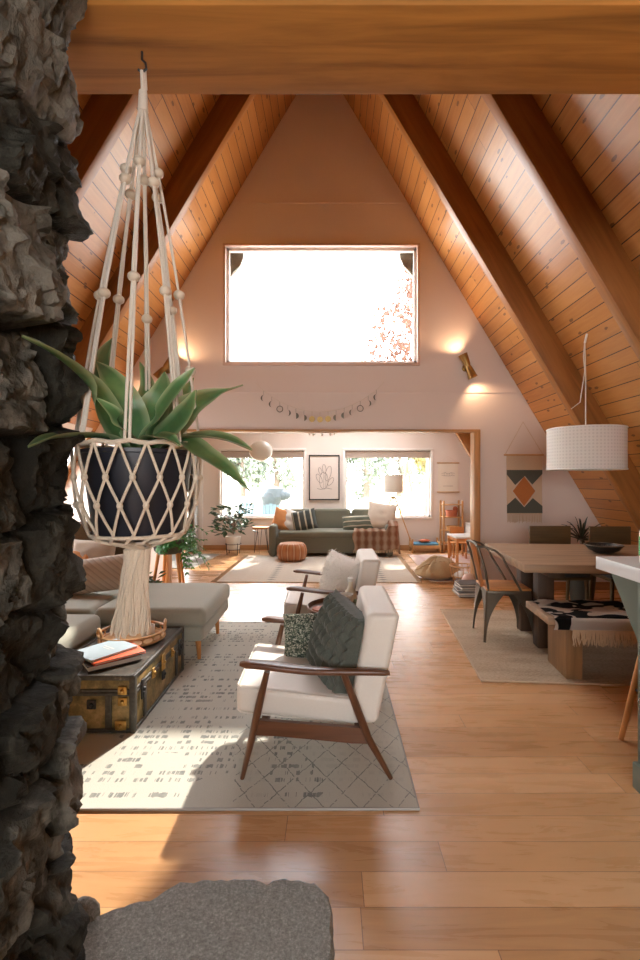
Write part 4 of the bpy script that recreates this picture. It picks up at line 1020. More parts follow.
# narrow shelf beside the glazed strip
t = thing('tall_shelf', 'tall narrow grey shelf tucked beside the glazed strip of the sunroom', 'shelf', (-2.69, 9.24, 0))
bm = new(); box(bm, (-.055, 0, .95), (.014, .26, 1.9)); box(bm, (.055, 0, .95), (.014, .26, 1.9)); obj('side_panel', bm, 'felt_grey', t)
for z in (.3, .72, 1.12, 1.5, 1.86):
    bm = new(); box(bm, (0, 0, z), (.10, .24, .018)); obj('shelf_board', bm, 'white_trim', t)
# framed picture
t = thing('framed_picture', 'black framed line drawing of a cactus between the two sunroom windows', 'picture', (-.115, BD-.006, 1.45))
w, h = .61, .90; bm = new()
for x in (-w/2+.01, w/2-.01): box(bm, (x, -.012, 0), (.022, .028, h), bev=.002)
for z in (-h/2+.01, h/2-.01): box(bm, (0, -.012, z), (w, .028, .022), bev=.002)
obj('frame', bm, 'black_metal', t)
bm = new(); box(bm, (0, -.004, 0), (w-.03, .008, h-.03)); obj('print', bm, 'art_paper', t)
bm = new()
def stroke(bm, pts, r=.0045, y=-.010, scale=1.0): tube(bm, [(p[0], y, p[1]) for p in pts], r, 5)
def oval(cx, cz, rx, rz, rot=0, n=22): return [(cx+rx*math.cos(q)*math.cos(rot)-rz*math.sin(q)*math.sin(rot), cz+rx*math.cos(q)*math.sin(rot)+rz*math.sin(q)*math.cos(rot)) for q in [2*PI*i/n for i in range(n+1)]]
for c in ((-.01,-.06,.085,.17,0), (-.10,-.02,.045,.10,.5), (.08,.08,.055,.15,-.25), (.0,.17,.035,.09,.1), (-.08,.13,.03,.07,.3), (.13,-.08,.04,.09,-.6)): stroke(bm, oval(*c))
stroke(bm, [(-.14,-.22), (-.06,-.24), (.04,-.21), (.15,-.23)]); stroke(bm, [(-.01,-.22), (-.01,.08)], .003); stroke(bm, [(.03,-.2), (.04,.06)], .003)
obj('drawing', bm, 'ink', t)
# hanging poster
t = thing('hanging_poster', 'pale poster with wooden rails and a string, hanging between window and toy shelf', 'poster', (2.36, BD-.008, 1.45))
w, h = .40, .58; bm = new(); box(bm, (0,0,0), (w, .004, h)); obj('print', bm, 'paper', t)
for z in (h/2, -h/2): bm = new(); box(bm, (0, -.006, z), (w+.05, .018, .022), bev=.003); obj('rail', bm, 'oak_x', t)
bm = new(); tube(bm, [(-.18,-.004,h/2+.01), (0,0,h/2+.13), (.18,-.004,h/2+.01)], .003, 5); obj('string', bm, 'cord_white', t)
bm = new(); stroke(bm, [(-.13,.08), (-.06,.10), (0,.075), (.06,.10), (.13,.08)], .003, -.004); stroke(bm, [(-.13,.04), (0,.03), (.13,.04)], .003, -.004); stroke(bm, [(-.10,-.17), (.10,-.17)], .004, -.004)
for k in range(2): stroke(bm, oval(-.05+.1*k, .06, .03, .03), .002, -.004)
obj('drawing', bm, 'ink', t)
# tripod lamp
lc = Vector((1.22, 9.08, 0)); t = thing('floor_lamp', 'tripod floor lamp with a pale drum shade beside the green sofa', 'lamp', lc)
bm = new(); lathe(bm, [(.175,1.16),(.19,1.16),(.185,1.50),(.172,1.50),(.175,1.16)], 36); obj('lamp_shade', bm, 'shade_cloth', t)
bm = new(); tube(bm, [(0,0,1.08),(0,0,1.45)], .012, 8); box(bm, (0,0,1.06), (.07,.07,.05), bev=.01); obj('stem', bm, 'brass', t)
for a, L in ((math.radians(185), .40), (math.radians(-15), .42), (math.radians(85), .2)):
    bm = new(); tube(bm, [(math.cos(a)*.03, math.sin(a)*.03, 1.08), (math.cos(a)*L, math.sin(a)*L, .003)], [.013, .009], 8); obj('leg', bm, 'oak', t)
# toy bed
t = thing('toy_bed', 'small wooden doll bed with blue bedding below the sunroom window', 'bed', (1.85, 9.15, 0))
for s in (-1, 1):
    bm = new(); box(bm, (s*.27, 0, .14), (.03, .30, .10), bev=.005)
    for y in (-.14, .14): box(bm, (s*.27, y, .13), (.035, .035, .27), bev=.006)
    obj('bed_end', bm, 'oak', t)
bm = new(); box(bm, (0,0,.10), (.52, .28, .03)); box(bm, (0,-.14,.115), (.52,.02,.06)); obj('bed_rail', bm, 'oak_x', t)
rb(t, 'mattress', (0,0,.15), (.48,.26,.07), 'bed_blue', .02)
cush('doll_cushion', .22, .14, .06, 'toy_red', (1.82, 9.10, .225), (80, 0, 10), 'small reddish doll cushion lying on the blue doll bed')
# toy shelf
t = thing('toy_shelf', 'open wooden ladder shelf holding baskets, beside the hanging poster', 'shelf', (2.38, 9.18, 0))
for x in (-.19, .17):
    for y in (-.13, .13): bm = new(); box(bm, (x, y, .50), (.035, .025, 1.0), bev=.004); obj('post', bm, 'oak', t)
for z in (.18, .42, .68, .92): bm = new(); box(bm, (-.01, 0, z), (.36, .26, .018), bev=.003); obj('shelf_board', bm, 'oak_x', t)
def basket(name, x, y, z, r, h, mat, label):
    bm = new(); lathe(bm, [(0,0),(r*.8,0),(r,h),(r*.9,h),(r*.75,.02),(0,.02)], 20); o = obj(name, bm, mat, loc=(x, y, z)); tag(o, label, 'basket'); return o
basket('basket', 2.37, 9.16, .689, .12, .12, 'toy_red', 'reddish basket on the upper board of the toy shelf')
basket('basket', 2.37, 9.16, .429, .11, .08, 'rattan', 'brown basket on the second board of the toy shelf')
bm = new(); sphere(bm, (2.43, 9.12, .84), .05); o = obj('toy_ball', bm, 'toy_red'); tag(o, 'round red toy lying in the basket of the toy shelf', 'toy')
# cabinets at the right end
t = thing('wall_cabinet', 'white low cabinet at the end of the sunroom behind the children\'s table', 'cabinet', (2.78, 8.95, 0))
bm = new(); box(bm, (0,0,.56), (.34, .40, .04)); box(bm, (-.16,0,.28), (.02,.40,.56)); box(bm, (.16,0,.28), (.02,.40,.56)); box(bm, (0,.19,.28), (.34,.02,.56)); box(bm, (0,0,.05), (.34,.40,.04)); obj('cabinet_body', bm, 'ceramic_white', t)
bm = new(); box(bm, (0, -.02, .36), (.30, .34, .02)); obj('shelf_board', bm, 'ceramic_white', t)
bm = new(); box(bm, (0, 0, .10), (.16, .22, .15), bev=.01); o = obj('storage_box', bm, 'black_metal', loc=(2.75, 8.90, .345)); tag(o, 'black box on the inner shelf of the white cabinet', 'box')
bm = new(); lathe(bm, [(0,0),(.05,0),(.055,.12),(.02,.16),(.018,.22),(0,.22)], 16); o = obj('vase', bm, 'rattan', loc=(2.72, 8.93, .581)); tag(o, 'slim brown vase standing on the white cabinet', 'vase')
# children's table and chairs
t = thing('kids_table', 'small children\'s table with a white top and wooden legs on the pinkish rug', 'table', (2.37, 7.85, RT), math.radians(2))
bm = new(); box(bm, (0,0,.455), (.70,.52,.025), bev=.004); obj('table_top', bm, 'ceramic_white', t)
bm = new(); box(bm, (0,-.22,.415), (.62,.02,.055)); box(bm, (0,.22,.415), (.62,.02,.055)); box(bm, (-.31,0,.415), (.02,.44,.055)); box(bm, (.31,0,.415), (.02,.44,.055)); obj('apron', bm, 'honey_wood', t)
for x in (-.32,.32):
    for y in (-.23,.23): bm = new(); box(bm, (x,y,.22), (.04,.04,.44), bev=.004); obj('leg', bm, 'honey_wood_z', t)
def kchair(x, y, rz, label):
    t = thing('kids_chair', label, 'chair', (x, y, RT), rz, 'wooden children\'s chairs')
    bm = new(); box(bm, (0,0,.27), (.26,.25,.02), bev=.005); obj('seat', bm, 'honey_wood', t)
    for sx in (-.11,.11):
        bm = new(); box(bm, (sx,-.10,.13), (.03,.03,.26), bev=.003); obj('leg', bm, 'honey_wood_z', t)
        bm = new(); box(bm, (sx,.11,.27), (.03,.03,.54), bev=.003); obj('leg', bm, 'honey_wood_z', t)
    bm = new(); box(bm, (0,.11,.47), (.26,.022,.14), bev=.005); obj('backrest', bm, 'honey_wood', t)
kchair(2.30, 8.42, 0, 'little wooden chair on the window side of the children\'s table')
kchair(2.44, 7.38, PI, 'little wooden chair on the near side of the children\'s table, its back to the doorway')
# bean bag
def beanbag():
    bm = new(); lathe(bm, [(0,0),(.22,.0),(.29,.05),(.31,.11),(.27,.19),(.17,.25),(.06,.28),(0,.285)], 48)
    for v in bm.verts:
        a = math.atan2(v.co.y, v.co.x); v.co.x *= 1.05; v.co.x -= .02*v.co.z
        if v.co.x < 0: v.co.z *= 1+v.co.x*1.4
        v.co += Vector((math.cos(a), math.sin(a), .6))*(abs(noise.noise(Vector((a*2.1, v.co.z*5, 2))))*.07-.02)*(1 if v.co.z > .01 else 0)
    o = obj('beanbag', bm, 'tan_canvas', loc=(1.53, 6.70, .026), ang=70); tag(o, 'slumped tan canvas floor bag lying on the pinkish rug edge', 'beanbag')
    bm = new(); tube(bm, [(-.30,-.02,.10), (-.2,-.14,.19), (0,-.16,.24), (.2,-.12,.22)], .012, 7); obj('seam', bm, 'tan_canvas', o)
beanbag()
t = thing('wire_basket', 'round open wire basket next to the magazine pile and tan floor bag', 'basket', (1.80, 6.38, .0))
bm = new()
for k in range(14):
    a = 2*PI*k/14; tube(bm, [(math.cos(a)*.09, math.sin(a)*.09, .006), (math.cos(a)*.15, math.sin(a)*.15, .10), (math.cos(a)*.17, math.sin(a)*.17, .24)], .005, 5)
ring(bm, .17, .24, .009, 28); ring(bm, .15, .10, .006, 28); ring(bm, .09, .006, .006, 28); obj('wire_body', bm, 'rattan', t)
bm = new(); tube(bm, [(-.17,0,.24),(-.14,0,.36),(0,0,.44),(.14,0,.36),(.17,0,.24)], .007, 7); obj('handle', bm, 'rattan', t)
cush('folded_cloth', .22, .20, .12, 'white_cloth', (1.80, 6.38, .10), (85, 0, 20), 'grey white cloth stuffed in the round wire basket', 'cloth')
bm = new(); sphere(bm, (0,0,.10), .10, 24, 16, (1,1,1)); o = obj('pink_ball', bm, 'pink_ball', loc=(1.79, 6.04, 0)); tag(o, 'pale pink ball on the floor behind the magazine pile', 'ball')
rr = random.Random(6)
names = ['at the bottom of the pile', 'second from the bottom of the pile', 'third in the pile', 'fourth in the pile', 'on top of the pile']; z = 0
for k, nm in enumerate(names):
    t = thing('magazine', 'large grey magazine lying by the doorway wall, '+nm, 'magazine', (1.70+rr.uniform(-.03,.03), 5.72+rr.uniform(-.03,.02), z), rr.uniform(-.25,.2), 'magazine pile'); hh = .032
    bm = new(); box(bm, (0,0,hh-.003), (.34,.26,.006)); box(bm, (0,0,.003), (.34,.26,.006)); obj('cover', bm, 'magazine_grey' if k%2 else 'book_dark', t)
    bm = new(); box(bm, (0,0,hh/2), (.33,.25,hh-.012)); obj('pages', bm, 'page_white', t); z += hh
# paper lantern and small ceiling light
t = thing('paper_lantern', 'round white paper lantern hanging in the sunroom in front of the window', 'lamp', (-1.19, 8.1, 0))
bm = new(); sphere(bm, (0,0,1.90), .20, 32, 24, (1,1,.88)); obj('lamp_shade', bm, 'ceramic_white', t); bm = new(); tube(bm, [(0,0,2.06),(0,0,2.72)], .004, 6); obj('cord', bm, 'white_trim', t)
t = thing('ceiling_lamp', 'small branching lamp with tiny glass drops just below the sunroom ceiling', 'lamp', (-.13, 7.6, 0))
bm = new(); tube(bm, [(0,0,2.22),(0,0,2.72)], .006, 6)
for k in range(8): a = k*PI/4; tube(bm, [(0,0,2.24),(math.cos(a)*.10,math.sin(a)*.10,2.25),(math.cos(a)*.20,math.sin(a)*.20,2.17)], .004, 5)
obj('arms', bm, 'brass', t)
for k in range(8): a = k*PI/4; bm = new(); sphere(bm, (math.cos(a)*.20,math.sin(a)*.20,2.15), .022, 10, 8); obj('glass_drop', bm, 'ceramic_white', t)

# ------------------------------------------------------------------ gable wall: garland, sconces, kilim
def garland():
    t = thing('moon_garland', 'string garland of small metal moon phases on the gable wall above the wide opening', 'garland', (0,0,0)); y = GD-.012
    def at(u): x = 256+(384-256)*u; yy = 383-1*u+29.5*(1-(2*u-1)**2)**.9; return Q(x, yy, y)
    pts = [at(i/40) for i in range(41)]; bm = new(); tube(bm, pts, .0028, 5); obj('string', bm, 'cord_white', t)
    ph = ['c','c','o','d','h','h','f','f','f','h2','h2','c2','o','d2','c2']
    for k in range(15):
        p = at(.06+.88*k/14); drop = .095; c = p-Vector((0,0,drop)); bm = new(); tube(bm, [p, c+Vector((0,0,.04))], .0016, 4); R = .038; s = ph[k]
        def arc(a0, a1, r, cx, n=12): return [(cx+r*math.cos(a0+(a1-a0)*i/n), r*math.sin(a0+(a1-a0)*i/n)) for i in range(n+1)]
        fn = lambda u, v, w: Vector((c.x+u, y+w, c.z+v))
        if s == 'o': tube(bm, [(c.x+R*math.cos(q), y, c.z+R*math.sin(q)) for q in [2*PI*i/20 for i in range(21)]], .005, 5, caps=False)
        elif s == 'f': prism(bm, arc(0, 2*PI*19/20, R, 0, 19), -.003, .003, fn)
        else:
            inner = .020 if s[0] == 'c' or s[0] == 'd' else .004; sg = -1 if s in ('c','c2','h2') else 1
            out = arc(-PI/2, PI/2, R, 0); inn = [(inner*math.cos(q), R*math.sin(q)) for q in [PI/2-PI*i/12 for i in range(1, 12)]]
            prism(bm, [(sg*u, v) for u, v in out+inn], -.003, .003, fn)
        obj('moon', bm, 'brass' if s == 'f' else 'gun_metal', t)
garland()
def sconce(px, py, lean, label):
    c = Q(px, py, GD-.12); t = thing('wall_sconce', label, 'wall lamp', c, 0, 'wall sconces on the gable wall'); t.rotation_euler = (0, lean, 0)
    bm = new(); tube(bm, [(0,.10,0),(0,.02,0)], .02, 10); tube(bm, [(0,.118,0),(0,.10,0)], .045, 20); obj('wall_bracket', bm, 'brass', t)
    for s in (-1, 1):
        bm = new(); lathe(bm, [(.036,s*.01),(.040,s*.03),(.056,s*.15),(.062,s*.157),(.056,s*.158),(.050,s*.15),(.036,s*.03)], 24); obj('perforated_cup', bm, 'brass', t)
        bm = new(); sphere(bm, (0,0,s*.095), .022, 12, 8); obj('bulb', bm, 'lamp_glow', t)
    bm = new(); tube(bm, [(0,0,-.02),(0,0,.02)], .032, 18); obj('body', bm, 'brass', t)
    for s in (-1, 1):
        l = bpy.data.lights.new('sconce_light', 'SPOT'); l.energy = SCONCE; l.color = (1.0,.60,.34); l.spot_size = math.radians(125); l.spot_blend = .7; l.shadow_soft_size = .03
        o = bpy.data.objects.new('sconce_light', l); C.objects.link(o); o.parent = t; o.location = (0, 0, s*.16); o.rotation_euler = (0, PI, 0) if s > 0 else (0, 0, 0)
SCONCE = 8
sconce(468, 366, -.42, 'brass perforated wall sconce glowing on the gable wall above the woven hanging')
sconce(165, 368, .72, 'brass perforated wall sconce glowing on the gable wall behind the hanging plant')
t = thing('woven_wall_hanging', 'woven cream wall hanging with a rust diamond and dark zigzags, beside the dining table', 'wall hanging', (2.475, GD-.018, 0)); y = 0
S = 6/F
def kx(x): return (x-330)*S-2.475
def kz(yy): return EYE-(yy-480)*S
def kp(pts, w0, w1, mat, nm): bm = new(); prism(bm, [(kx(a), kz(b)) for a, b in pts], w0, w1, lambda u, v, w: Vector((u, w, v))); return obj(nm, bm, mat, t, smooth=False)
kp([(506,455.5),(541,455.5),(541.5,514),(506.5,514)], -.004, .006, 'kilim_cream', 'cloth')
kp([(506,470),(541.5,470),(541.5,474),(531.5,484.5),(524,476),(514.5,485),(506,474.5)], -.0075, -.004, 'kilim_dark', 'zigzag_band')
kp([(506.3,513),(506.3,505),(514.5,497.5),(523.5,507),(532,498),(541.6,506),(541.6,513)], -.0075, -.004, 'kilim_dark', 'zigzag_band')
kp([(523.3,476.5),(534.5,491),(523.3,506),(512,491)], -.0085, -.005, 'kilim_rust', 'diamond')
kp([(523.3,475),(536,491),(523.3,507.5),(510.5,491)], -.0065, -.0042, 'beige_cloth', 'diamond_border')
bm = new(); tube(bm, [(kx(503.5), 0, kz(455)), (kx(543), 0, kz(455))], .011, 10); obj('dowel', bm, 'oak_x', t)
bm = new(); tube(bm, [(kx(504.5), -.005, kz(454.5)), (kx(522.5), .0, kz(422)), (kx(542), -.005, kz(454.5))], .0035, 6); obj('string', bm, 'fringe_cloth', t)
bm = new(); rr = random.Random(12)
for k in range(34):
    x = kx(507+k*1.02); tube(bm, [(x, 0, kz(513.6)), (x+rr.uniform(-.006,.006), -.002, kz(522+rr.uniform(-1,1)))], .0045, 5)
obj('fringe', bm, 'kilim_cream', t)

# ------------------------------------------------------------------ dining area
t = thing('dining_table', 'heavy rustic wood dining table with thick top and slab legs on the jute rug', 'table', (2.44, 4.10, .012), math.radians(-4.4))
bm = new(); box(bm, (0,0,.715), (1.84,1.20,.065), bev=.006); obj('table_top', bm, 'table_wood', t)
for s in (-1, 1):
    for sy in (-1, 1): bm = new(); box(bm, (s*.64, sy*.22, .34), (.13, .12, .68), bev=.005); obj('leg', bm, 'dark_table_wood', t)
    bm = new(); box(bm, (s*.64, 0, .655), (.12, 1.0, .055), bev=.004); obj('cross_beam', bm, 'dark_table_wood', t)
bm = new(); box(bm, (0, 0, .62), (1.26, .08, .10), bev=.004); obj('stretcher', bm, 'dark_table_wood', t)
t = thing('dining_bench', 'wooden bench with slab ends along the near side of the dining table', 'bench', (2.35, 3.36, .012), math.radians(-4.4))
bm = new(); box(bm, (0,0,.425), (1.70,.46,.05), bev=.006); obj('bench_seat', bm, 'table_wood', t)
for s in (-1, 1): bm = new(); box(bm, (s*.64, .03, .20), (.11, .34, .40), bev=.005); obj('leg', bm, 'bench_wood', t)
bl = Matrix.Translation((2.35, 3.36, .012)) @ Matrix.Rotation(math.radians(-4.4), 4, 'Z')
bm = new()
def fth(u, v):
    x = -.82+1.62*u; s = v*.54; w = .006*math.sin(u*30)+.004*math.sin(v*15+u*9)
    if s < .46: return Vector((x+.01*math.sin(v*9), .22-s, .459+abs(w)))
    k = s-.46; return Vector((x+.01*math.sin(k*40), -.243-w*.5-.004, .457-k))
sheet(bm, fth, 90, 30, .010); o = obj('bench_throw', bm, 'bench_throw'); o.matrix_world = bl; tag(o, 'black and cream patterned throw with long fringe draped over the bench', 'throw')
bm = new()
def fth2(u, v): return Vector((-.71+1.5*u, -.256-.003*math.sin(u*40), .462-.085*v))
sheet(bm, fth2, 40, 4, .006); obj('cream_border', bm, 'white_cloth', o)
bm = new(); rr = random.Random(14)
for k in range(230):
    x = -.70+1.5*(k+.5)/230; a = Vector((x, -.258, .382)); tube(bm, [a, a+Vector((rr.uniform(-.008,.008), -.004, -.05)), a+Vector((rr.uniform(-.016,.016), rr.uniform(-.01,.01), -.095-rr.uniform(0,.02)))], [.0045,.004,.002], 4)
obj('fringe', bm, 'fringe_cloth', o)
# metal chair
def metal_chair():
    t = thing('metal_chair', 'gunmetal dining chair with wooden seat and curved tube back at the end of the table', 'chair', (1.54, 4.20, .012), math.radians(-3))
    bm = new(); vs = box(bm, (0,0,.448), (.38,.37,.022), bev=.009, seg=3); obj('seat', bm, 'honey_wood', t)
    bm = new(); vs = box(bm, (0,0,.418), (.375,.365,.045), bev=.012, seg=3); obj('seat_pan', bm, 'gun_metal', t)
    for sx in (-1, 1):
        for sy in (-1, 1):
            bm = new(); n = 14; rows = []
            for i in range(n+1):
                u = i/n; z = .432*(1-u)+.0*u; k = (1-u)**2.6; out = .022*u+.01; W = .018+.155*k; cx = sx*(.178+out*1.2); cy = sy*(.172+out*.9); th_ = .004
                cx -= sx*0; row = [(cx-sx*W, cy), (cx-sx*.012, cy), (cx, cy-sy*.012), (cx, cy-sy*W), (cx-sx*th_, cy-sy*W), (cx-sx*th_*1.2, cy-sy*.014), (cx-sx*.014, cy-sy*th_*1.2), (cx-sx*W, cy-sy*th_)]
                rows.append([bm.verts.new((a, b, z)) for a, b in row])
            for a, b in zip(rows, rows[1:]):
                for j in range(8): bm.faces.new((a[j], a[(j+1)%8], b[(j+1)%8], b[j]))
            bm.faces.new(rows[0]); bm.faces.new(rows[-1][::-1]); obj('leg', bm, 'gun_metal', t)
    for s in (-1, 1):
        bm = new(); tube(bm, [(-.17, s*.175, .44), (-.20, s*.19, .60), (-.245, s*.195, .76), (-.265, s*.18, .815)], .011, 10); obj('back_post', bm, 'gun_metal', t)
        bm = new(); tube(bm, [(-.265, s*.18, .815), (-.22, s*.205, .82), (-.13, s*.215, .79), (-.065, s*.215, .735), (-.035, s*.212, .67), (.03, s*.205, .56), (.10, s*.19, .44)], .010, 10); obj('arm_tube', bm, 'gun_metal', t)
    bm = new(); tube(bm, [(-.265, .18*math.cos(PI*i/10), .815+.02*math.sin(PI*i/10)) for i in range(11)], .012, 10); obj('top_rail', bm, 'gun_metal', t)
    bm = new(); sheet(bm, lambda u, v: Vector((-.178-.085*v-.02*math.sin(PI*u), -.085+.17*u, .44+.385*v)), 8, 10, .008); obj('back_splat', bm, 'honey_wood_z', t)
metal_chair()
def wood_chair(x, y, rz, label):
    t = thing('wooden_dining_chair', label, 'chair', (x, y, .012), rz, 'wooden chairs on the wall side of the dining table')
    rb(t, 'seat_cushion', (0, 0, .455), (.44, .42, .05), 'felt_dark', .018)
    bm = new(); box(bm, (0,0,.415), (.44,.42,.03), bev=.004); obj('seat', bm, 'olive_wood', t)
    for sx in (-1, 1):
        bm = new(); tube(bm, [(sx*.19,-.18,.41),(sx*.20,-.19,.0)], [.020,.014], 10); obj('leg', bm, 'olive_wood', t)
        bm = new(); tube(bm, [(sx*.19,.19,.78),(sx*.195,.18,.42),(sx*.20,.22,.0)], [.015,.020,.014], 10); obj('leg', bm, 'olive_wood', t)
    bm = new(); vs = box(bm, (0,.205,.80), (.44,.022,.20), bev=.008)
    for v in vs: v.co.y += -.5*v.co.x**2
    obj('backrest', bm, 'olive_wood', t)
fabric('felt_dark', (0.06,0.055,0.05), 100, .3)
wood_chair(2.34, 4.82, 0, 'olive brown wooden chair behind the table, the one nearer the woven wall hanging')
wood_chair(2.94, 4.76, 0, 'olive brown wooden chair behind the table, the one in front of the spiky plant')
# bowl
bm = new(); prof = [(r*.8, z*.8) for r, z in [(0,.008),(.07,.008),(.15,.045),(.19,.095),(.183,.097),(.145,.055),(.07,.018),(0,.016)]]; lathe(bm, prof, 36)
o = obj('bowl', bm, 'black_metal', loc=(2.40, 4.12, .754)); tag(o, 'wide dark bowl standing on the dining table', 'bowl')
bm = new()
for k in range(22):
    a = 2*PI*k/22
    for s in (-1, 1): tube(bm, [(math.cos(a+s*.3*u)*(.06+.092*u), math.sin(a+s*.3*u)*(.06+.092*u), .010+.068*u**1.3) for u in (0,.25,.5,.75,1)], .003, 5)
ring(bm, .152, .078, .005, 36); obj('woven_pattern', bm, 'gun_metal', o)
# spiky plant
t = thing('spiky_plant', 'spiky dark-leaved plant in a tall pot behind the dining chairs', 'plant', (2.92, 5.45, 0))
bm = new(); lathe(bm, [(0,0),(.12,0),(.16,.42),(.148,.42),(.14,.38),(0,.38)], 28); obj('pot', bm, 'ceramic_dark', t)
bm = new(); tube(bm, [(0,0,.36),(.01,0,.55),(0,.01,.72)], [.025,.02,.018], 8); obj('stem', bm, 'bark', t)
rr = random.Random(31)
for k in range(30):
    a = rr.uniform(0, 2*PI); e = rr.uniform(-.25, 1.35); L = rr.uniform(.22, .34); d = Vector((math.cos(a)*math.cos(e), math.sin(a)*math.cos(e), math.sin(e))); b = Vector((0,.01,.70))
    blade([b, b+d*L*.35+Vector((0,0,.02)), b+d*L*.7+Vector((0,0,.015)), b+d*L+Vector((0,0,-.03))], .022, mat='spike_leaf', par=t, nrm=Vector((.1,-.3,1)), n=8)
# drum pendant
t = thing('drum_pendant', 'large white drum pendant lamp hanging over the dining table', 'lamp', (2.285, 4.2, 1.675)); 
bm = new(); lathe(bm, [(.318,-.182),(.318,.182),(.312,.182),(.312,-.182),(.318,-.182)], 64); obj('lamp_shade', bm, 'drum_shade', t)
for z in (-.18, .18): bm = new(); ring(bm, .318, z, .006, 64); obj('shade_trim', bm, 'ceramic_white', t)
bm = new(); lathe(bm, [(0,-.15),(.31,-.15),(.31,-.145),(0,-.145)], 48); obj('diffuser', bm, 'ceramic_white', t)
bm = new()
for k in range(3): a = k*2*PI/3; tube(bm, [(0,0,.15),(math.cos(a)*.313,math.sin(a)*.313,.175)], .004, 6)
tube(bm, [(0,0,.05),(0,0,.2)], .02, 10); obj('spider', bm, 'ceramic_white', t)
hk = Vector((2.277-2.285, 0, 2.655-1.675))
bm = new(); tube(bm, [(0,0,.19),(0,0,.6),hk], .005, 6); tube(bm, [hk*1.0+Vector((0,0,-.28)), (-.05,0,.42), (-.13,.0,.36)], .004, 6)
tube(bm, [hk, hk+Vector((-.012,0,-.15)), hk+Vector((0,0,-.28))], .004, 6); obj('cord', bm, 'cord_white', t)
bm = new(); tube(bm, [hk+Vector((0,0,-.03)), hk+Vector((.02,0,.05))], .010, 8); obj('hook', bm, 'ceramic_white', t)

# ------------------------------------------------------------------ kitchen island
IX = 1.362; zt_ = 1.01
t = thing('kitchen_island', 'green kitchen island with a white overhanging counter and slanted bracket', 'island', (0,0,0))
bm = new(); box(bm, (IX+.50, 1.55, zt_-.032), (1.0, 1.72, .064), bev=.004); obj('counter_top', bm, 'counter_white', t)
bm = new(); box(bm, (IX+.50, 1.43, .51), (.94, 1.40, .87), bev=.006); box(bm, (IX+.52, 1.41, .04), (.94, 1.40, .08), bev=.004); obj('cabinet_body', bm, 'island_green', t)
bm = new(); box(bm, (IX+.50, 1.43, .06), (.97, 1.43, .12), bev=.008); obj('plinth', bm, 'island_green', t)
for x in (IX+.055, IX+.86):
    bm = new(); prism(bm, [(2.12,.946),(2.37,.946),(2.36,.915),(2.135,.62),(2.12,.62)], x, x+.05, lambda u, v, w: Vector((w, u, v))); obj('bracket', bm, 'island_green', t)
t = thing('glass_bottle', 'glass bottle with a green label at the edge of the white counter', 'bottle', (1.475, 2.17, zt_))
bm = new(); lathe(bm, [(0,0),(.036,0),(.04,.01),(.04,.15),(.016,.20),(.015,.25),(0,.25)], 24); obj('bottle_body', bm, 'ceramic_white', t)
bm = new(); lathe(bm, [(.041,.04),(.042,.04),(.042,.13),(.041,.13)], 24); obj('bottle_label', bm, 'bottle_green', t)
t = thing('bar_stool', 'bar stool with splayed orange wooden legs under the island counter', 'stool', (1.80, 2.50, 0))
bm = new(); lathe(bm, [(0,.63),(.13,.63),(.15,.645),(.15,.665),(.14,.672),(0,.668)], 30); obj('seat', bm, 'honey_wood', t)
for a in (math.radians(172), math.radians(262), math.radians(352), math.radians(82)):
    bm = new(); tube(bm, [(math.cos(a)*.09, math.sin(a)*.09, .635), (math.cos(a)*.235, math.sin(a)*.235, .003)], [.022, .014], 10); obj('leg', bm, 'honey_wood_z', t)
bm = new(); ring(bm, .165, .28, .008, 28); obj('foot_ring', bm, 'black_metal', t)
SKY = 9; SUN = 5.6; ELEV = 38.3; FILL = 7; EXPO = 0.74
# ------------------------------------------------------------------ light, sky, camera
sc = bpy.context.scene
w = bpy.data.worlds.new('sky'); sc.world = w; w.use_nodes = True; wt = w.node_tree
bg = wt.nodes['Background']; tc = wt.nodes.new('ShaderNodeTexCoord'); sp = wt.nodes.new('ShaderNodeSeparateXYZ'); rp = wt.nodes.new('ShaderNodeValToRGB')
wt.links.new(tc.outputs['Generated'], sp.inputs[0]); wt.links.new(sp.outputs[2], rp.inputs[0]); wt.links.new(rp.outputs[0], bg.inputs[0])
rp.color_ramp.elements[0].color = (.98,.97,.97,1); rp.color_ramp.elements[1].color = (.88,.92,1.0,1); bg.inputs[1].default_value = SKY
s = bpy.data.lights.new('sun', 'SUN'); s.energy = SUN; s.angle = math.radians(1.2); s.color = (1.0,.93,.83)
so = bpy.data.objects.new('sun', s); C.objects.link(so); so.location = (4, 14, 9)
d = Vector((-.38, -1, -math.tan(math.radians(ELEV))*1.077)); so.rotation_euler = d.to_track_quat('-Z', 'Y').to_euler()
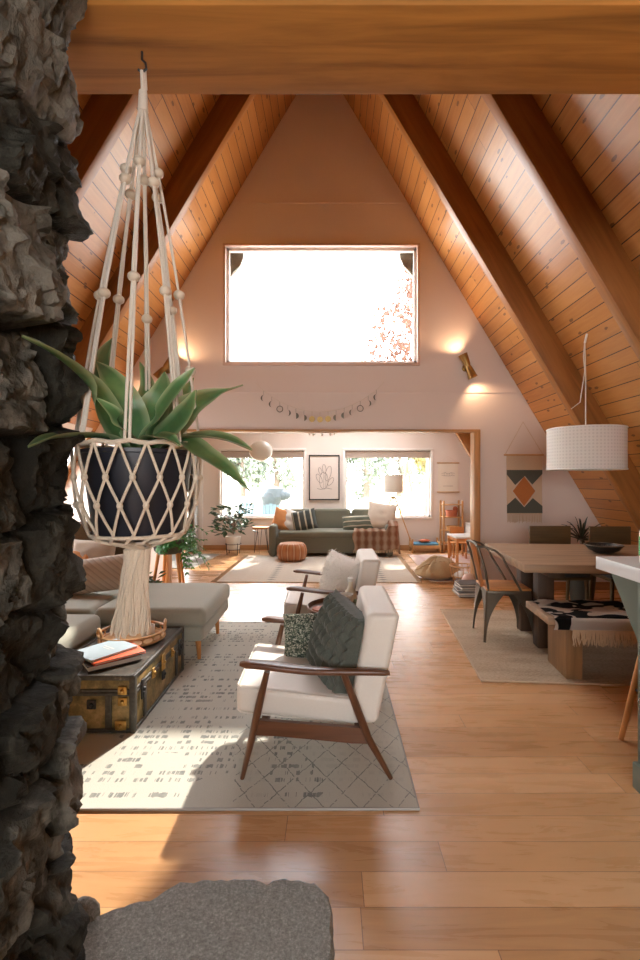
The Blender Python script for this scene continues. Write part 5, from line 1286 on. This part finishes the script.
def portal(W, y, face):
    l = bpy.data.lights.new('window_portal', 'AREA'); l.shape = 'RECTANGLE'; l.size = W[1]-W[0]; l.size_y = W[3]-W[2]; l.cycles.is_portal = True
    o = bpy.data.objects.new('window_portal', l); C.objects.link(o); o.location = ((W[0]+W[1])/2, y, (W[2]+W[3])/2); o.rotation_euler = (math.radians(90)*(-1 if face < 0 else 1), 0, 0)
for W in (W2, W3, W4): portal(W, BD+.14, -1)
portal(W1, GD+.14, -1); portal(WK, -2.74, 1)
# fill lamp added under the loft, unseen behind the camera
def fill_lamp(x, y, e, label):
    t = thing('added_pendant_lamp', label, 'lamp', (x, y, 0))
    bm = new(); lathe(bm, [(.04,2.30),(.20,2.12),(.195,2.12),(.035,2.295)], 28); obj('lamp_shade', bm, 'brass', t)
    bm = new(); tube(bm, [(0,0,2.29),(0,0,2.72)], .005, 6); obj('cord', bm, 'black_metal', t)
    bm = new(); sphere(bm, (0,0,2.16), .05, 16, 10); obj('bulb', bm, 'ceramic_white', t)
    l = bpy.data.lights.new('fill_light', 'POINT'); l.energy = e; l.color = (1.0,.80,.60); l.shadow_soft_size = .12
    o = bpy.data.objects.new('fill_light', l); C.objects.link(o); o.parent = t; o.location = (0,0,2.02)
fill_lamp(.9, -.9, FILL, 'brass pendant lamp added behind the viewer as fill light')
cam = bpy.data.cameras.new('camera'); co_ = bpy.data.objects.new('camera', cam); C.objects.link(co_)
cam.sensor_fit = 'VERTICAL'; cam.sensor_height = 36; cam.sensor_width = 24; cam.lens = F/960*36; cam.clip_start = .05; cam.clip_end = 400
cam.shift_x = -(VX-320)/960; co_.location = (0, 0, EYE); co_.rotation_euler = (PI/2, 0, 0); sc.camera = co_
sc.view_settings.view_transform = 'Standard'; sc.view_settings.look = 'None'; sc.view_settings.gamma = 1; sc.view_settings.exposure = EXPO
sc.view_settings.use_curve_mapping = False
cy = sc.cycles; cy.use_denoising = True; cy.max_bounces = 9; cy.diffuse_bounces = 6; cy.glossy_bounces = 4; cy.transparent_max_bounces = 8; cy.transmission_bounces = 4; cy.sample_clamp_indirect = 8; cy.caustics_reflective = False; cy.caustics_refractive = False
bpy.context.view_layer.update()
